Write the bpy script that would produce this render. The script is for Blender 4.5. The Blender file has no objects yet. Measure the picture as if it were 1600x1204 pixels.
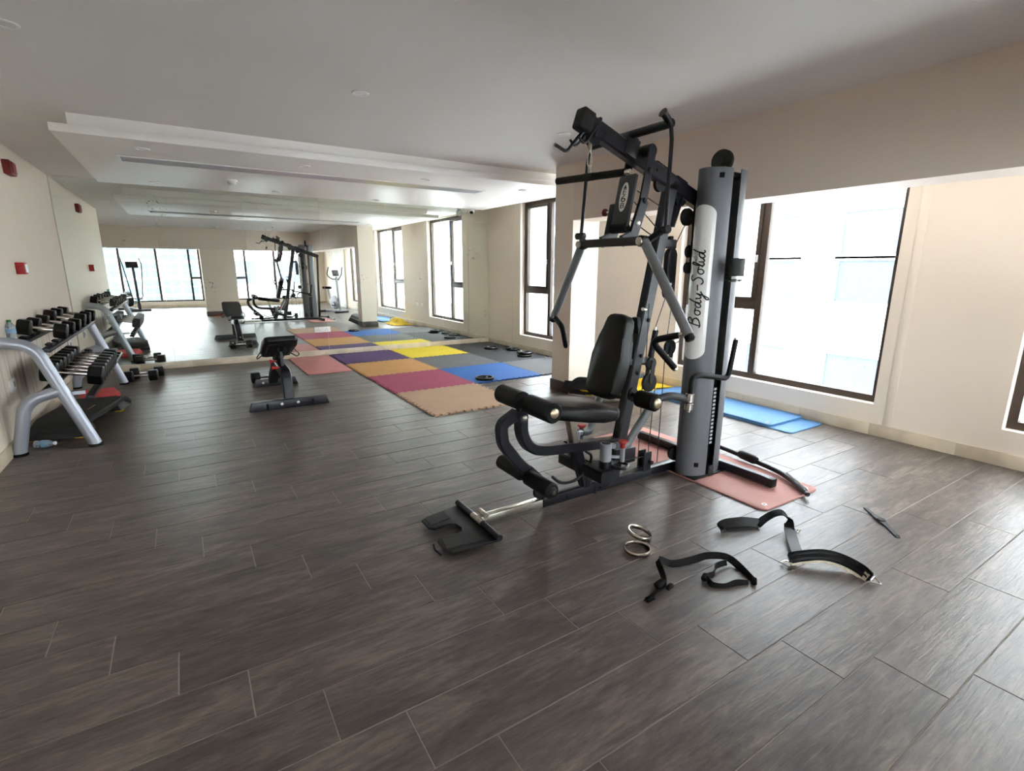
import bpy, bmesh, math, random
from mathutils import Vector, Matrix, Euler
random.seed(7)
S = bpy.context.scene
COL = S.collection
PI = math.pi
R = math.radians
V = Vector

# ------------------------------------------------------------------ camera, world, sun, exposure
cam = bpy.data.cameras.new('camera')
cam.sensor_fit = 'HORIZONTAL'
cam.sensor_width = 36.0
cam.lens = 797.6 / 1600 * 36.0
cam.shift_x = -(803.55 - 800.0) / 1600
cam.shift_y = (604.87 - 602.0) / 1600
cam.clip_start = 0.05
cam.clip_end = 500
cam_o = bpy.data.objects.new('camera', cam)
COL.objects.link(cam_o)
PITCH, YAW, ROLL, CAM_H = 0.2279, 0.5692, 0.0046, 1.3498
fh = V((math.sin(YAW), math.cos(YAW), 0)); rr = V((math.cos(YAW), -math.sin(YAW), 0)); zz = V((0, 0, 1))
fwd = fh * math.cos(PITCH) - zz * math.sin(PITCH)
upv = fh * math.sin(PITCH) + zz * math.cos(PITCH)
r2 = rr * math.cos(ROLL) + upv * math.sin(ROLL)
u2 = -rr * math.sin(ROLL) + upv * math.cos(ROLL)
mw = Matrix((r2, u2, -fwd)).transposed().to_4x4()
mw.translation = V((0, 0, CAM_H))
cam_o.matrix_world = mw
S.camera = cam_o

world = bpy.data.worlds.new('daylight'); S.world = world
world.use_nodes = True
wn = world.node_tree.nodes; wl = world.node_tree.links
wn.clear()
w_out = wn.new('ShaderNodeOutputWorld'); w_bg = wn.new('ShaderNodeBackground')
w_tc = wn.new('ShaderNodeTexCoord'); w_sep = wn.new('ShaderNodeSeparateXYZ'); w_ramp = wn.new('ShaderNodeValToRGB')
w_ramp.color_ramp.elements[0].position = 0.0; w_ramp.color_ramp.elements[0].color = (0.93, 0.96, 1.0, 1)
w_ramp.color_ramp.elements[1].position = 0.9; w_ramp.color_ramp.elements[1].color = (0.72, 0.84, 1.0, 1)
wl.new(w_tc.outputs['Generated'], w_sep.inputs[0]); wl.new(w_sep.outputs['Z'], w_ramp.inputs[0])
wl.new(w_ramp.outputs[0], w_bg.inputs[0]); w_bg.inputs[1].default_value = 7.0
wl.new(w_bg.outputs[0], w_out.inputs[0])

sun = bpy.data.lights.new('sun', 'SUN'); sun.energy = 0.8; sun.angle = R(1.0); sun.color = (1, 0.96, 0.9)
sun_o = bpy.data.objects.new('sun', sun); COL.objects.link(sun_o)
sun_o.rotation_euler = V((0.62, -0.38, -0.75)).to_track_quat('-Z', 'Y').to_euler()

S.view_settings.view_transform = 'Standard'
S.view_settings.look = 'None'
S.view_settings.gamma = 1.0
S.view_settings.use_curve_mapping = False
S.view_settings.exposure = 1.68
S.cycles.use_denoising = True
S.cycles.max_bounces = 12
S.cycles.diffuse_bounces = 7
S.cycles.glossy_bounces = 6
S.cycles.transparent_max_bounces = 16
S.cycles.sample_clamp_indirect = 12.0

# ------------------------------------------------------------------ materials
def lin(c):
    return tuple(((x / 255) / 12.92 if x / 255 <= 0.04045 else ((x / 255 + 0.055) / 1.055) ** 2.4) for x in c)

def mat(name, rgb, rough=0.5, metal=0.0, vary=0.0, vscale=8.0, bump=0.0, bscale=60.0, spec=0.5, coat=0.0, linear=False, stretch=None):
    m = bpy.data.materials.new(name); m.use_nodes = True
    nt = m.node_tree; b = nt.nodes['Principled BSDF']
    c = rgb if linear else lin(rgb)
    b.inputs['Base Color'].default_value = (*c, 1)
    b.inputs['Roughness'].default_value = rough; b.inputs['Metallic'].default_value = metal
    b.inputs['Specular IOR Level'].default_value = spec
    if coat: b.inputs['Coat Weight'].default_value = coat; b.inputs['Coat Roughness'].default_value = 0.15
    if vary or bump:
        tc = nt.nodes.new('ShaderNodeTexCoord'); mp = nt.nodes.new('ShaderNodeMapping')
        if stretch: mp.inputs['Scale'].default_value = stretch
        nt.links.new(tc.outputs['Object'], mp.inputs[0])
    if vary:
        n = nt.nodes.new('ShaderNodeTexNoise'); n.inputs['Scale'].default_value = vscale; n.inputs['Detail'].default_value = 5
        nt.links.new(mp.outputs[0], n.inputs['Vector'])
        rp = nt.nodes.new('ShaderNodeValToRGB')
        rp.color_ramp.elements[0].position = 0.3; rp.color_ramp.elements[1].position = 0.7
        rp.color_ramp.elements[0].color = (*[x * (1 - vary) for x in c], 1)
        rp.color_ramp.elements[1].color = (*[min(1, x * (1 + vary)) for x in c], 1)
        nt.links.new(n.outputs['Fac'], rp.inputs[0]); nt.links.new(rp.outputs[0], b.inputs['Base Color'])
    if bump:
        n2 = nt.nodes.new('ShaderNodeTexNoise'); n2.inputs['Scale'].default_value = bscale; n2.inputs['Detail'].default_value = 3
        nt.links.new(mp.outputs[0], n2.inputs['Vector'])
        bp = nt.nodes.new('ShaderNodeBump'); bp.inputs['Strength'].default_value = bump; bp.inputs['Distance'].default_value = 0.01
        nt.links.new(n2.outputs['Fac'], bp.inputs['Height']); nt.links.new(bp.outputs[0], b.inputs['Normal'])
    return m

M = {}
M['wall'] = mat('cream wall paint', (229, 216, 200), 0.6, vary=0.02, vscale=1.5, bump=0.05, bscale=180)
M['beam'] = mat('cream beam paint', (224, 209, 196), 0.6, vary=0.02, vscale=1.5)
M['ceil'] = mat('white ceiling paint', (226, 222, 218), 0.7, vary=0.03, vscale=0.9)
M['panel'] = mat('white panel paint', (244, 240, 236), 0.45)
M['skirt'] = mat('beige stone skirting', (205, 190, 166), 0.35, vary=0.14, vscale=6, stretch=(1, 1, 1))
M['skirt_dark'] = mat('dark skirting', (78, 68, 64), 0.35, vary=0.1, vscale=8)
M['grout'] = mat('pale grout', (156, 146, 136), 0.9)
M['frame'] = mat('bronze window frame', (66, 54, 46), 0.4, metal=0.2)
M['reveal'] = mat('white reveal', (240, 236, 228), 0.6)
M['white'] = mat('white plastic', (238, 238, 236), 0.35)
M['offwhite'] = mat('off white plastic', (226, 224, 220), 0.4)
M['vent'] = mat('brushed aluminium vent', (216, 217, 220), 0.33, metal=0.45)
M['vent_dark'] = mat('vent shadow gap', (112, 108, 104), 0.5)
M['black'] = mat('black painted steel', (20, 21, 29), 0.36, spec=0.4)
M['blackm'] = mat('matt black plastic', (15, 15, 17), 0.55, spec=0.35)
M['rubber'] = mat('black rubber', (9, 9, 10), 0.5, spec=0.3, bump=0.15, bscale=220)
M['pad'] = mat('black vinyl', (10, 11, 12), 0.38, bump=0.12, bscale=160, spec=0.3)
M['foam'] = mat('black foam', (10, 10, 11), 0.5, spec=0.2, bump=0.15, bscale=240)
M['grey_tube'] = mat('silver grey paint', (128, 132, 134), 0.35, metal=0.35)
M['silver'] = mat('silver paint', (168, 172, 182), 0.33, metal=0.45)
M['shell'] = mat('hammered grey paint', (98, 100, 104), 0.45, metal=0.2, vary=0.06, vscale=400, bump=0.08, bscale=500)
M['chrome'] = mat('chrome', (215, 212, 205), 0.12, metal=1.0)
M['steel'] = mat('worn steel', (190, 184, 172), 0.28, metal=1.0, vary=0.15, vscale=40)
M['ringsteel'] = mat('polished ring steel', (170, 164, 152), 0.18, metal=1.0)
M['brass'] = mat('dull steel cap', (190, 176, 150), 0.35, metal=0.9)
M['red'] = mat('red plastic', (176, 22, 24), 0.4)
M['darkred'] = mat('fire red enamel', (116, 12, 20), 0.5)
M['shell_dark'] = mat('dark hammered paint', (58, 62, 65), 0.45, metal=0.2, bump=0.06, bscale=500)
M['decal'] = mat('brushed white decal', (240, 240, 238), 0.25, coat=0.4)
M['ink'] = mat('black print', (14, 14, 16), 0.5)
M['cable'] = mat('black cable', (24, 24, 26), 0.4)
M['tan'] = mat('tan foam mat', (182, 150, 122), 0.85, vary=0.05, vscale=3, bump=0.3, bscale=300)
M['magenta'] = mat('raspberry foam mat', (166, 74, 98), 0.85, vary=0.05, vscale=3, bump=0.3, bscale=300)
M['orange'] = mat('ochre foam mat', (200, 150, 90), 0.85, vary=0.05, vscale=3, bump=0.3, bscale=300)
M['purple'] = mat('purple foam mat', (88, 62, 108), 0.85, vary=0.05, vscale=3, bump=0.3, bscale=300)
M['yellow'] = mat('yellow foam mat', (240, 214, 60), 0.85, vary=0.04, vscale=3, bump=0.3, bscale=300)
M['greymat'] = mat('grey foam mat', (98, 98, 98), 0.8, vary=0.08, vscale=3, bump=0.3, bscale=300)
M['bluemat'] = mat('blue foam mat', (40, 98, 168), 0.8, vary=0.06, vscale=3, bump=0.3, bscale=300)
M['blackmat'] = mat('black foam mat', (56, 56, 57), 0.8, vary=0.1, vscale=3, bump=0.3, bscale=300)
M['pinkmat'] = mat('salmon foam mat', (198, 132, 128), 0.8, vary=0.04, vscale=4, bump=0.2, bscale=300)
M['pinkedge'] = mat('salmon exercise mat', (186, 132, 124), 0.7, vary=0.06, vscale=5, bump=0.2, bscale=260)
M['skymat'] = mat('blue exercise mat', (76, 122, 164), 0.6, vary=0.05, vscale=8, bump=0.2, bscale=260)
M['mustard'] = mat('mustard cloth', (226, 188, 30), 0.8, vary=0.08, vscale=6)
M['redmat'] = mat('red foam', (206, 72, 72), 0.8, vary=0.05)
M['orangemat'] = mat('rust foam', (176, 78, 52), 0.8)
M['yellowtag'] = mat('yellow rubber', (236, 200, 40), 0.5)
M['deck'] = mat('charcoal step tread', (30, 29, 27), 0.7, bump=0.3, bscale=300)
M['web'] = mat('black webbing', (13, 13, 14), 0.75, spec=0.2, bump=0.2, bscale=500)
M['fleece'] = mat('cream fleece', (226, 214, 190), 0.95, bump=0.8, bscale=220)
M['band'] = mat('grey rubber band', (52, 58, 58), 0.5)
M['green'] = mat('green cap', (60, 150, 80), 0.4)
M['facade'] = mat('white render facade', (236, 234, 230), 0.9, vary=0.03, vscale=2)
M['concrete'] = mat('pale concrete', (190, 188, 184), 0.9)
M['winblue'] = mat('pale blue glazing', (70, 80, 97), 0.6)
M['glassblue'] = mat('teal glazing', (62, 96, 106), 0.5)
M['curtain'] = mat('white door paint', (238, 236, 230), 0.5)

def scuff_wall():
    m = mat('scuffed cream wall paint', (229, 216, 200), 0.6); nt = m.node_tree; b = nt.nodes['Principled BSDF']; L = nt.links.new
    tc = nt.nodes.new('ShaderNodeTexCoord'); mp = nt.nodes.new('ShaderNodeMapping'); mp.inputs['Scale'].default_value = (1, 7, 0.9)
    n = nt.nodes.new('ShaderNodeTexNoise'); n.inputs['Scale'].default_value = 1.6; n.inputs['Detail'].default_value = 4
    sp = nt.nodes.new('ShaderNodeSeparateXYZ'); L(tc.outputs['Object'], mp.inputs[0]); L(mp.outputs[0], n.inputs['Vector']); L(tc.outputs['Object'], sp.inputs[0])
    a = nt.nodes.new('ShaderNodeMapRange'); a.inputs[1].default_value = 0.48; a.inputs[2].default_value = 0.68; L(n.outputs['Fac'], a.inputs[0])
    z = nt.nodes.new('ShaderNodeMapRange'); z.inputs[1].default_value = 0.80; z.inputs[2].default_value = 0.58; L(sp.outputs['Z'], z.inputs[0])
    z2 = nt.nodes.new('ShaderNodeMapRange'); z2.inputs[1].default_value = 0.15; z2.inputs[2].default_value = 0.4; L(sp.outputs['Z'], z2.inputs[0])
    y = nt.nodes.new('ShaderNodeMapRange'); y.inputs[1].default_value = 7.5; y.inputs[2].default_value = 7.0; L(sp.outputs['Y'], y.inputs[0])
    p = a.outputs[0]
    for q in (z, z2, y):
        k = nt.nodes.new('ShaderNodeMath'); k.operation = 'MULTIPLY'; L(p, k.inputs[0]); L(q.outputs[0], k.inputs[1]); p = k.outputs[0]
    mx = nt.nodes.new('ShaderNodeMix'); mx.data_type = 'RGBA'; mx.inputs[6].default_value = (*lin((229, 216, 200)), 1); mx.inputs[7].default_value = (*lin((132, 122, 110)), 1)
    L(p, mx.inputs[0]); L(mx.outputs[2], b.inputs['Base Color'])
    return m
M['wall_scuffed'] = scuff_wall()
def mirror_mat():
    m = bpy.data.materials.new('silvered mirror'); m.use_nodes = True
    nt = m.node_tree; nt.nodes.clear()
    o = nt.nodes.new('ShaderNodeOutputMaterial'); g = nt.nodes.new('ShaderNodeBsdfGlossy')
    g.inputs['Color'].default_value = (0.87, 0.91, 0.86, 1); g.inputs['Roughness'].default_value = 0.0
    d = nt.nodes.new('ShaderNodeBsdfDiffuse'); d.inputs['Color'].default_value = (0.8, 0.8, 0.74, 1)
    mx = nt.nodes.new('ShaderNodeMixShader')
    tc = nt.nodes.new('ShaderNodeTexCoord')
    n = nt.nodes.new('ShaderNodeTexNoise'); n.inputs['Scale'].default_value = 38; n.inputs['Detail'].default_value = 3
    n2 = nt.nodes.new('ShaderNodeTexNoise'); n2.inputs['Scale'].default_value = 2.2; n2.inputs['Detail'].default_value = 1
    mr = nt.nodes.new('ShaderNodeMapRange'); mr.inputs[1].default_value = 0.62; mr.inputs[2].default_value = 0.68
    mr2 = nt.nodes.new('ShaderNodeMapRange'); mr2.inputs[1].default_value = 0.58; mr2.inputs[2].default_value = 0.66
    mu = nt.nodes.new('ShaderNodeMath'); mu.operation = 'MULTIPLY'
    mu2 = nt.nodes.new('ShaderNodeMath'); mu2.operation = 'MULTIPLY_ADD'; mu2.inputs[1].default_value = 0.35; mu2.inputs[2].default_value = 0.02
    L = nt.links.new
    L(tc.outputs['Object'], n.inputs[0]); L(tc.outputs['Object'], n2.inputs[0])
    L(n.outputs['Fac'], mr.inputs[0]); L(n2.outputs['Fac'], mr2.inputs[0])
    L(mr.outputs[0], mu.inputs[0]); L(mr2.outputs[0], mu.inputs[1]); L(mu.outputs[0], mu2.inputs[0])
    L(mu2.outputs[0], mx.inputs[0]); L(g.outputs[0], mx.inputs[1]); L(d.outputs[0], mx.inputs[2]); L(mx.outputs[0], o.inputs[0])
    return m
M['mirror'] = mirror_mat()

def pane_mat(name, dirt):
    m = bpy.data.materials.new(name); m.use_nodes = True
    nt = m.node_tree; nt.nodes.clear(); L = nt.links.new
    o = nt.nodes.new('ShaderNodeOutputMaterial'); t = nt.nodes.new('ShaderNodeBsdfTransparent')
    t.inputs[0].default_value = (0.95, 0.97, 0.97, 1)
    g = nt.nodes.new('ShaderNodeBsdfGlossy'); g.inputs['Roughness'].default_value = 0.02
    d = nt.nodes.new('ShaderNodeBsdfTransparent'); d.inputs[0].default_value = (0.80, 0.80, 0.80, 1)
    lw = nt.nodes.new('ShaderNodeLayerWeight'); lw.inputs[0].default_value = 0.5
    pw = nt.nodes.new('ShaderNodeMath'); pw.operation = 'POWER'; pw.inputs[1].default_value = 5.0
    fr = nt.nodes.new('ShaderNodeMath'); fr.operation = 'MULTIPLY_ADD'; fr.inputs[1].default_value = 0.6; fr.inputs[2].default_value = 0.03
    L0 = nt.links.new; L0(lw.outputs['Facing'], pw.inputs[0]); L0(pw.outputs[0], fr.inputs[0])
    m1 = nt.nodes.new('ShaderNodeMixShader'); m2 = nt.nodes.new('ShaderNodeMixShader')
    tc = nt.nodes.new('ShaderNodeTexCoord'); mp = nt.nodes.new('ShaderNodeMapping'); mp.inputs['Scale'].default_value = (1, 1, 0.6)
    n = nt.nodes.new('ShaderNodeTexNoise'); n.inputs['Scale'].default_value = 45; n.inputs['Detail'].default_value = 4
    mr = nt.nodes.new('ShaderNodeMapRange'); mr.inputs[1].default_value = 0.62; mr.inputs[2].default_value = 0.75; mr.inputs[4].default_value = dirt
    L(tc.outputs['Object'], mp.inputs[0]); L(mp.outputs[0], n.inputs['Vector']); L(n.outputs['Fac'], mr.inputs[0])
    L(mr.outputs[0], m1.inputs[0]); L(t.outputs[0], m1.inputs[1]); L(d.outputs[0], m1.inputs[2])
    L(fr.outputs[0], m2.inputs[0]); L(m1.outputs[0], m2.inputs[1]); L(g.outputs[0], m2.inputs[2]); L(m2.outputs[0], o.inputs[0])
    return m
M['pane'] = pane_mat('window glass', 0.9)
M['pet'] = pane_mat('clear bottle plastic', 0.0)

def floor_mat():
    m = bpy.data.materials.new('dark wood look tile'); m.use_nodes = True
    nt = m.node_tree; b = nt.nodes['Principled BSDF']; L = nt.links.new
    tc = nt.nodes.new('ShaderNodeTexCoord'); oi = nt.nodes.new('ShaderNodeObjectInfo')
    mul = nt.nodes.new('ShaderNodeMath'); mul.operation = 'MULTIPLY'; mul.inputs[1].default_value = 61.0
    comb = nt.nodes.new('ShaderNodeCombineXYZ')
    add = nt.nodes.new('ShaderNodeVectorMath'); add.operation = 'ADD'
    L(oi.outputs['Random'], mul.inputs[0]); L(mul.outputs[0], comb.inputs[0]); L(mul.outputs[0], comb.inputs[1])
    L(tc.outputs['Object'], add.inputs[0]); L(comb.outputs[0], add.inputs[1])
    def noise(scale, stretch, detail, dist=0.0, rough=0.55):
        mp = nt.nodes.new('ShaderNodeMapping'); mp.inputs['Scale'].default_value = stretch
        n = nt.nodes.new('ShaderNodeTexNoise'); n.inputs['Scale'].default_value = scale; n.inputs['Detail'].default_value = detail
        n.inputs['Distortion'].default_value = dist; n.inputs['Roughness'].default_value = rough
        L(add.outputs[0], mp.inputs[0]); L(mp.outputs[0], n.inputs['Vector'])
        return n
    n1 = noise(5.0, (0.45, 1.7, 1), 9, 0.5, 0.72)
    n2 = noise(34.0, (0.22, 1.6, 1), 7, 0.3, 0.7)
    r1 = nt.nodes.new('ShaderNodeValToRGB')
    e = r1.color_ramp.elements
    e[0].position = 0.28; e[0].color = (0.047, 0.039, 0.034, 1)
    e[1].position = 0.75; e[1].color = (0.240, 0.193, 0.164, 1)
    k = r1.color_ramp.elements.new(0.5); k.color = (0.110, 0.089, 0.077, 1)
    L(n1.outputs['Fac'], r1.inputs[0])
    r2_ = nt.nodes.new('ShaderNodeValToRGB')
    r2_.color_ramp.elements[0].position = 0.3; r2_.color_ramp.elements[0].color = (0.5, 0.5, 0.51, 1)
    r2_.color_ramp.elements[1].position = 0.7; r2_.color_ramp.elements[1].color = (1.42, 1.38, 1.34, 1)
    L(n2.outputs['Fac'], r2_.inputs[0])
    mx = nt.nodes.new('ShaderNodeMix'); mx.data_type = 'RGBA'; mx.blend_type = 'MULTIPLY'; mx.inputs[0].default_value = 1.0
    L(r1.outputs[0], mx.inputs[6]); L(r2_.outputs[0], mx.inputs[7])
    # per-tile tone
    mrt = nt.nodes.new('ShaderNodeMapRange'); mrt.inputs[3].default_value = 0.86; mrt.inputs[4].default_value = 1.16
    L(oi.outputs['Random'], mrt.inputs[0])
    mx2 = nt.nodes.new('ShaderNodeMix'); mx2.data_type = 'RGBA'; mx2.blend_type = 'MULTIPLY'; mx2.inputs[0].default_value = 1.0
    L(mx.outputs[2], mx2.inputs[6]); L(mrt.outputs[0], mx2.inputs[7])
    L(mx2.outputs[2], b.inputs['Base Color'])
    rr_ = nt.nodes.new('ShaderNodeMapRange'); rr_.inputs[3].default_value = 0.30; rr_.inputs[4].default_value = 0.46
    L(n1.outputs['Fac'], rr_.inputs[0]); L(rr_.outputs[0], b.inputs['Roughness'])
    b.inputs['Specular IOR Level'].default_value = 0.6
    wv = noise(30.0, (0.16, 2.0, 1), 4, 0.9, 0.55)
    bp = nt.nodes.new('ShaderNodeBump'); bp.inputs['Strength'].default_value = 0.32; bp.inputs['Distance'].default_value = 0.005
    L(wv.outputs['Fac'], bp.inputs['Height']); L(bp.outputs[0], b.inputs['Normal'])
    return m
M['tile'] = floor_mat()

# ------------------------------------------------------------------ mesh helpers
def ortho(d):
    d = d.normalized()
    a = V((0, 0, 1)) if abs(d.z) < 0.9 else V((1, 0, 0))
    x = d.cross(a).normalized(); y = x.cross(d).normalized()
    return x, y

def fillet(pts, rad, n=6):
    pts = [V(p) for p in pts]
    if rad <= 0: return pts
    out = [pts[0]]
    for i in range(1, len(pts) - 1):
        a, b, c = pts[i - 1], pts[i], pts[i + 1]
        u = (a - b); w = (c - b)
        t = min(rad, u.length * 0.48, w.length * 0.48)
        p0 = b + u.normalized() * t; p1 = b + w.normalized() * t
        for k in range(n + 1):
            s = k / n
            out.append(p0 * (1 - s) ** 2 + b * 2 * s * (1 - s) + p1 * s * s)
    out.append(pts[-1])
    return out

class MB:
    def __init__(self): self.bm = bmesh.new()
    def _faces(self, rings, closed=False, cap=True):
        bm = self.bm
        for i in range(len(rings) - 1 if not closed else len(rings)):
            a = rings[i]; b = rings[(i + 1) % len(rings)]
            n = len(a)
            for j in range(n):
                try: bm.faces.new((a[j], a[(j + 1) % n], b[(j + 1) % n], b[j]))
                except ValueError: pass
        if cap and not closed:
            bm.faces.new(list(reversed(rings[0]))); bm.faces.new(rings[-1])
    def box(self, c, s, rot=None, bev=0.0, seg=2):
        m = Matrix.Translation(V(c))
        if rot is not None: m = m @ (rot.to_4x4() if isinstance(rot, Matrix) else Euler(rot).to_matrix().to_4x4())
        m = m @ Matrix.Diagonal((s[0], s[1], s[2], 1))
        r = bmesh.ops.create_cube(self.bm, size=1.0, matrix=m)
        if bev > 0:
            vs = set(r['verts']); es = [e for e in self.bm.edges if e.verts[0] in vs and e.verts[1] in vs]
            bmesh.ops.bevel(self.bm, geom=es, offset=bev, segments=seg, profile=0.5, affect='EDGES', clamp_overlap=True)
        return self
    def ab(self, a, b, bev=0.0):
        a = V(a); b = V(b); return self.box((a + b) / 2, [abs(x) for x in (b - a)], None, bev)
    def tube(self, pts, r, seg=12, bend=0.0, cap=True, nb=6):
        pts = fillet(pts, bend, nb) if bend else [V(p) for p in pts]
        rs = r if isinstance(r, (list, tuple)) else [r] * len(pts)
        d0 = (pts[1] - pts[0]).normalized(); x, y = ortho(d0)
        rings = []; prev = d0
        for i, p in enumerate(pts):
            if i == 0: d = d0
            elif i == len(pts) - 1: d = (pts[i] - pts[i - 1]).normalized()
            else: d = ((pts[i + 1] - pts[i]).normalized() + (pts[i] - pts[i - 1]).normalized()).normalized()
            q = prev.rotation_difference(d); x = q @ x; y = q @ y; prev = d
            rings.append([self.bm.verts.new(p + (x * math.cos(t) + y * math.sin(t)) * rs[i]) for t in [2 * PI * k / seg for k in range(seg)]])
        self._faces(rings, cap=cap); return self
    def ring(self, c, R_, r, axis=(0, 0, 1), n=32, seg=10, flat=1.0):
        ax = V(axis).normalized(); x, y = ortho(ax); rings = []
        for i in range(n):
            t = 2 * PI * i / n; d = x * math.cos(t) + y * math.sin(t)
            rings.append([self.bm.verts.new(V(c) + d * (R_ + r * math.cos(a)) + ax * r * flat * math.sin(a)) for a in [2 * PI * k / seg for k in range(seg)]])
        self._faces(rings, closed=True); return self
    def bar(self, pts, w, h, side=(0, 1, 0), bend=0.0, nb=6):
        """rectangular tube; w is measured along side, h across it"""
        pts = fillet(pts, bend, nb) if bend else [V(p) for p in pts]
        side = V(side).normalized(); rings = []; c = min(w, h) * 0.14
        for i, p in enumerate(pts):
            if i == 0: d = pts[1] - pts[0]; k = 1
            elif i == len(pts) - 1: d = pts[i] - pts[i - 1]; k = 1
            else:
                d1 = (pts[i + 1] - pts[i]).normalized(); d2 = (pts[i] - pts[i - 1]).normalized(); d = d1 + d2
                k = 1 / max(0.5, d.length / 2)
            d = d.normalized(); n = d.cross(side).normalized() * k
            hw, hh = w / 2, h / 2
            co = [(hw - c, hh), (-hw + c, hh), (-hw, hh - c), (-hw, -hh + c), (-hw + c, -hh), (hw - c, -hh), (hw, -hh + c), (hw, hh - c)]
            rings.append([self.bm.verts.new(p + side * a + n * b) for a, b in co])
        self._faces(rings); return self
    def cyl(self, a, b, r, seg=20, bev=0.0):
        a = V(a); b = V(b)
        if bev:
            d = (b - a).normalized() * bev
            return self.tube([a, a + d, b - d, b], [r - bev, r, r, r - bev], seg)
        return self.tube([a, b], r, seg)
    def lathe(self, prof, o=(0, 0, 0), axis=(0, 0, 1), seg=24):
        ax = V(axis).normalized(); x, y = ortho(ax); rings = []
        for (r, z) in prof:
            rings.append([self.bm.verts.new(V(o) + ax * z + (x * math.cos(t) + y * math.sin(t)) * max(r, 1e-4)) for t in [2 * PI * k / seg for k in range(seg)]])
        self._faces(rings); return self
    def prism(self, poly, z0, z1, fn=None, bev=0.0):
        """polygon (a,b) extruded between c0 and c1; fn maps (a,b,c) to a point"""
        fn = fn or (lambda a, b, c: (a, b, c))
        lo = [self.bm.verts.new(V(fn(a, b, z0))) for a, b in poly]; hi = [self.bm.verts.new(V(fn(a, b, z1))) for a, b in poly]
        fs = [self.bm.faces.new(list(reversed(lo))), self.bm.faces.new(hi)]
        n = len(poly)
        for j in range(n): self.bm.faces.new((lo[j], lo[(j + 1) % n], hi[(j + 1) % n], hi[j]))
        if bev:
            es = [e for f in fs for e in f.edges]
            bmesh.ops.bevel(self.bm, geom=es, offset=bev, segments=2, profile=0.5, affect='EDGES', clamp_overlap=True)
        return self
    def ribbon(self, pts, wv, w, t=0.003):
        """flat strap through pts, wv = width direction (one or one per point)"""
        pts = [V(p) for p in pts]; n = len(pts)
        wvs = [V(x).normalized() for x in wv] if isinstance(wv[0], (list, tuple, Vector)) else [V(wv).normalized()] * n
        ws = w if isinstance(w, (list, tuple)) else [w] * n
        rings = []
        for i, p in enumerate(pts):
            d = (pts[min(i + 1, n - 1)] - pts[max(i - 1, 0)]).normalized()
            s = wvs[i]; s = (s - d * s.dot(d)).normalized(); nn = d.cross(s).normalized()
            rings.append([self.bm.verts.new(p + s * (a * ws[i] / 2) + nn * (b * t / 2)) for a, b in ((1, 1), (-1, 1), (-1, -1), (1, -1))])
        self._faces(rings); return self
    def build(self, name, m, parent=None, world=True, smooth=32):
        bm = self.bm
        bmesh.ops.recalc_face_normals(bm, faces=bm.faces[:])
        if parent is not None and world: bm.transform(wmat(parent).inverted())
        lim = R(smooth)
        for f in bm.faces: f.smooth = True
        for e in bm.edges:
            if len(e.link_faces) == 2 and e.calc_face_angle(0) > lim: e.smooth = False
        me = bpy.data.meshes.new(name); bm.to_mesh(me); bm.free()
        me.materials.append(M[m] if isinstance(m, str) else m)
        o = bpy.data.objects.new(name, me); COL.objects.link(o)
        if parent is not None: o.parent = parent
        return o

def wmat(o):
    m = Matrix.Translation(o.location) @ o.rotation_euler.to_matrix().to_4x4()
    return (wmat(o.parent) @ m) if o.parent else m

def tag(o, label, cat, group=None):
    o['label'] = label; o['category'] = cat
    if group: o['group'] = group
    return o
def thing(name, label, cat, loc=(0, 0, 0), rz=0.0, group=None):
    o = bpy.data.objects.new(name, None); COL.objects.link(o)
    o.empty_display_size = 0.1; o.location = loc; o.rotation_euler = (0, 0, rz)
    return tag(o, label, cat, group)
def struct(o, label=None):
    o['kind'] = 'structure'
    if label: o['label'] = label
    return o
def dup(root, loc, rot=(0, 0, 0), label=None, group=None):
    r = root.copy(); COL.objects.link(r); r.location = loc; r.rotation_euler = rot
    if label: r['label'] = label
    if group: r['group'] = group
    for ch in list(root.children):
        c = ch.copy(); COL.objects.link(c); c.parent = r
        for g in ch.children:
            d = g.copy(); COL.objects.link(d); d.parent = c
    return r

def wall(name, m, axis, pos, thick, u0, u1, z0, z1, holes=()):
    """wall normal to axis at pos..pos+thick with rectangular holes (u0,u1,z0,z1)"""
    us = sorted({u0, u1, *[h[0] for h in holes], *[h[1] for h in holes]}); us = [u for u in us if u0 <= u <= u1]
    zs = sorted({z0, z1, *[h[2] for h in holes], *[h[3] for h in holes]}); zs = [z for z in zs if z0 <= z <= z1]
    solid = {}
    for i in range(len(us) - 1):
        for j in range(len(zs) - 1):
            cu = (us[i] + us[i + 1]) / 2; cz = (zs[j] + zs[j + 1]) / 2
            solid[i, j] = not any(h[0] < cu < h[1] and h[2] < cz < h[3] for h in holes)
    b = MB(); bm = b.bm; cache = {}
    def v(u, z, t):
        k = (u, z, t)
        if k not in cache:
            p = pos + t * thick
            cache[k] = bm.verts.new((p, u, z) if axis == 'x' else (u, p, z))
        return cache[k]
    for (i, j), s in solid.items():
        if not s: continue
        a, c, e, g = us[i], us[i + 1], zs[j], zs[j + 1]
        for t in (0, 1): bm.faces.new((v(a, e, t), v(c, e, t), v(c, g, t), v(a, g, t)))
        for (di, dj, p, q) in ((-1, 0, (a, e), (a, g)), (1, 0, (c, e), (c, g)), (0, -1, (a, e), (c, e)), (0, 1, (a, g), (c, g))):
            if not solid.get((i + di, j + dj), False):
                bm.faces.new((v(*p, 0), v(*q, 0), v(*q, 1), v(*p, 1)))
    return struct(b.build(name, m))

# ------------------------------------------------------------------ room shell
XL, XR, YM, YB, ZC = -1.19, 4.76, 8.338, -4.6, 2.40
XW = -3.0           # the space behind the rear beam is wider
XF, XB, ZS = 3.47, 3.776, 1.84     # side beam
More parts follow.
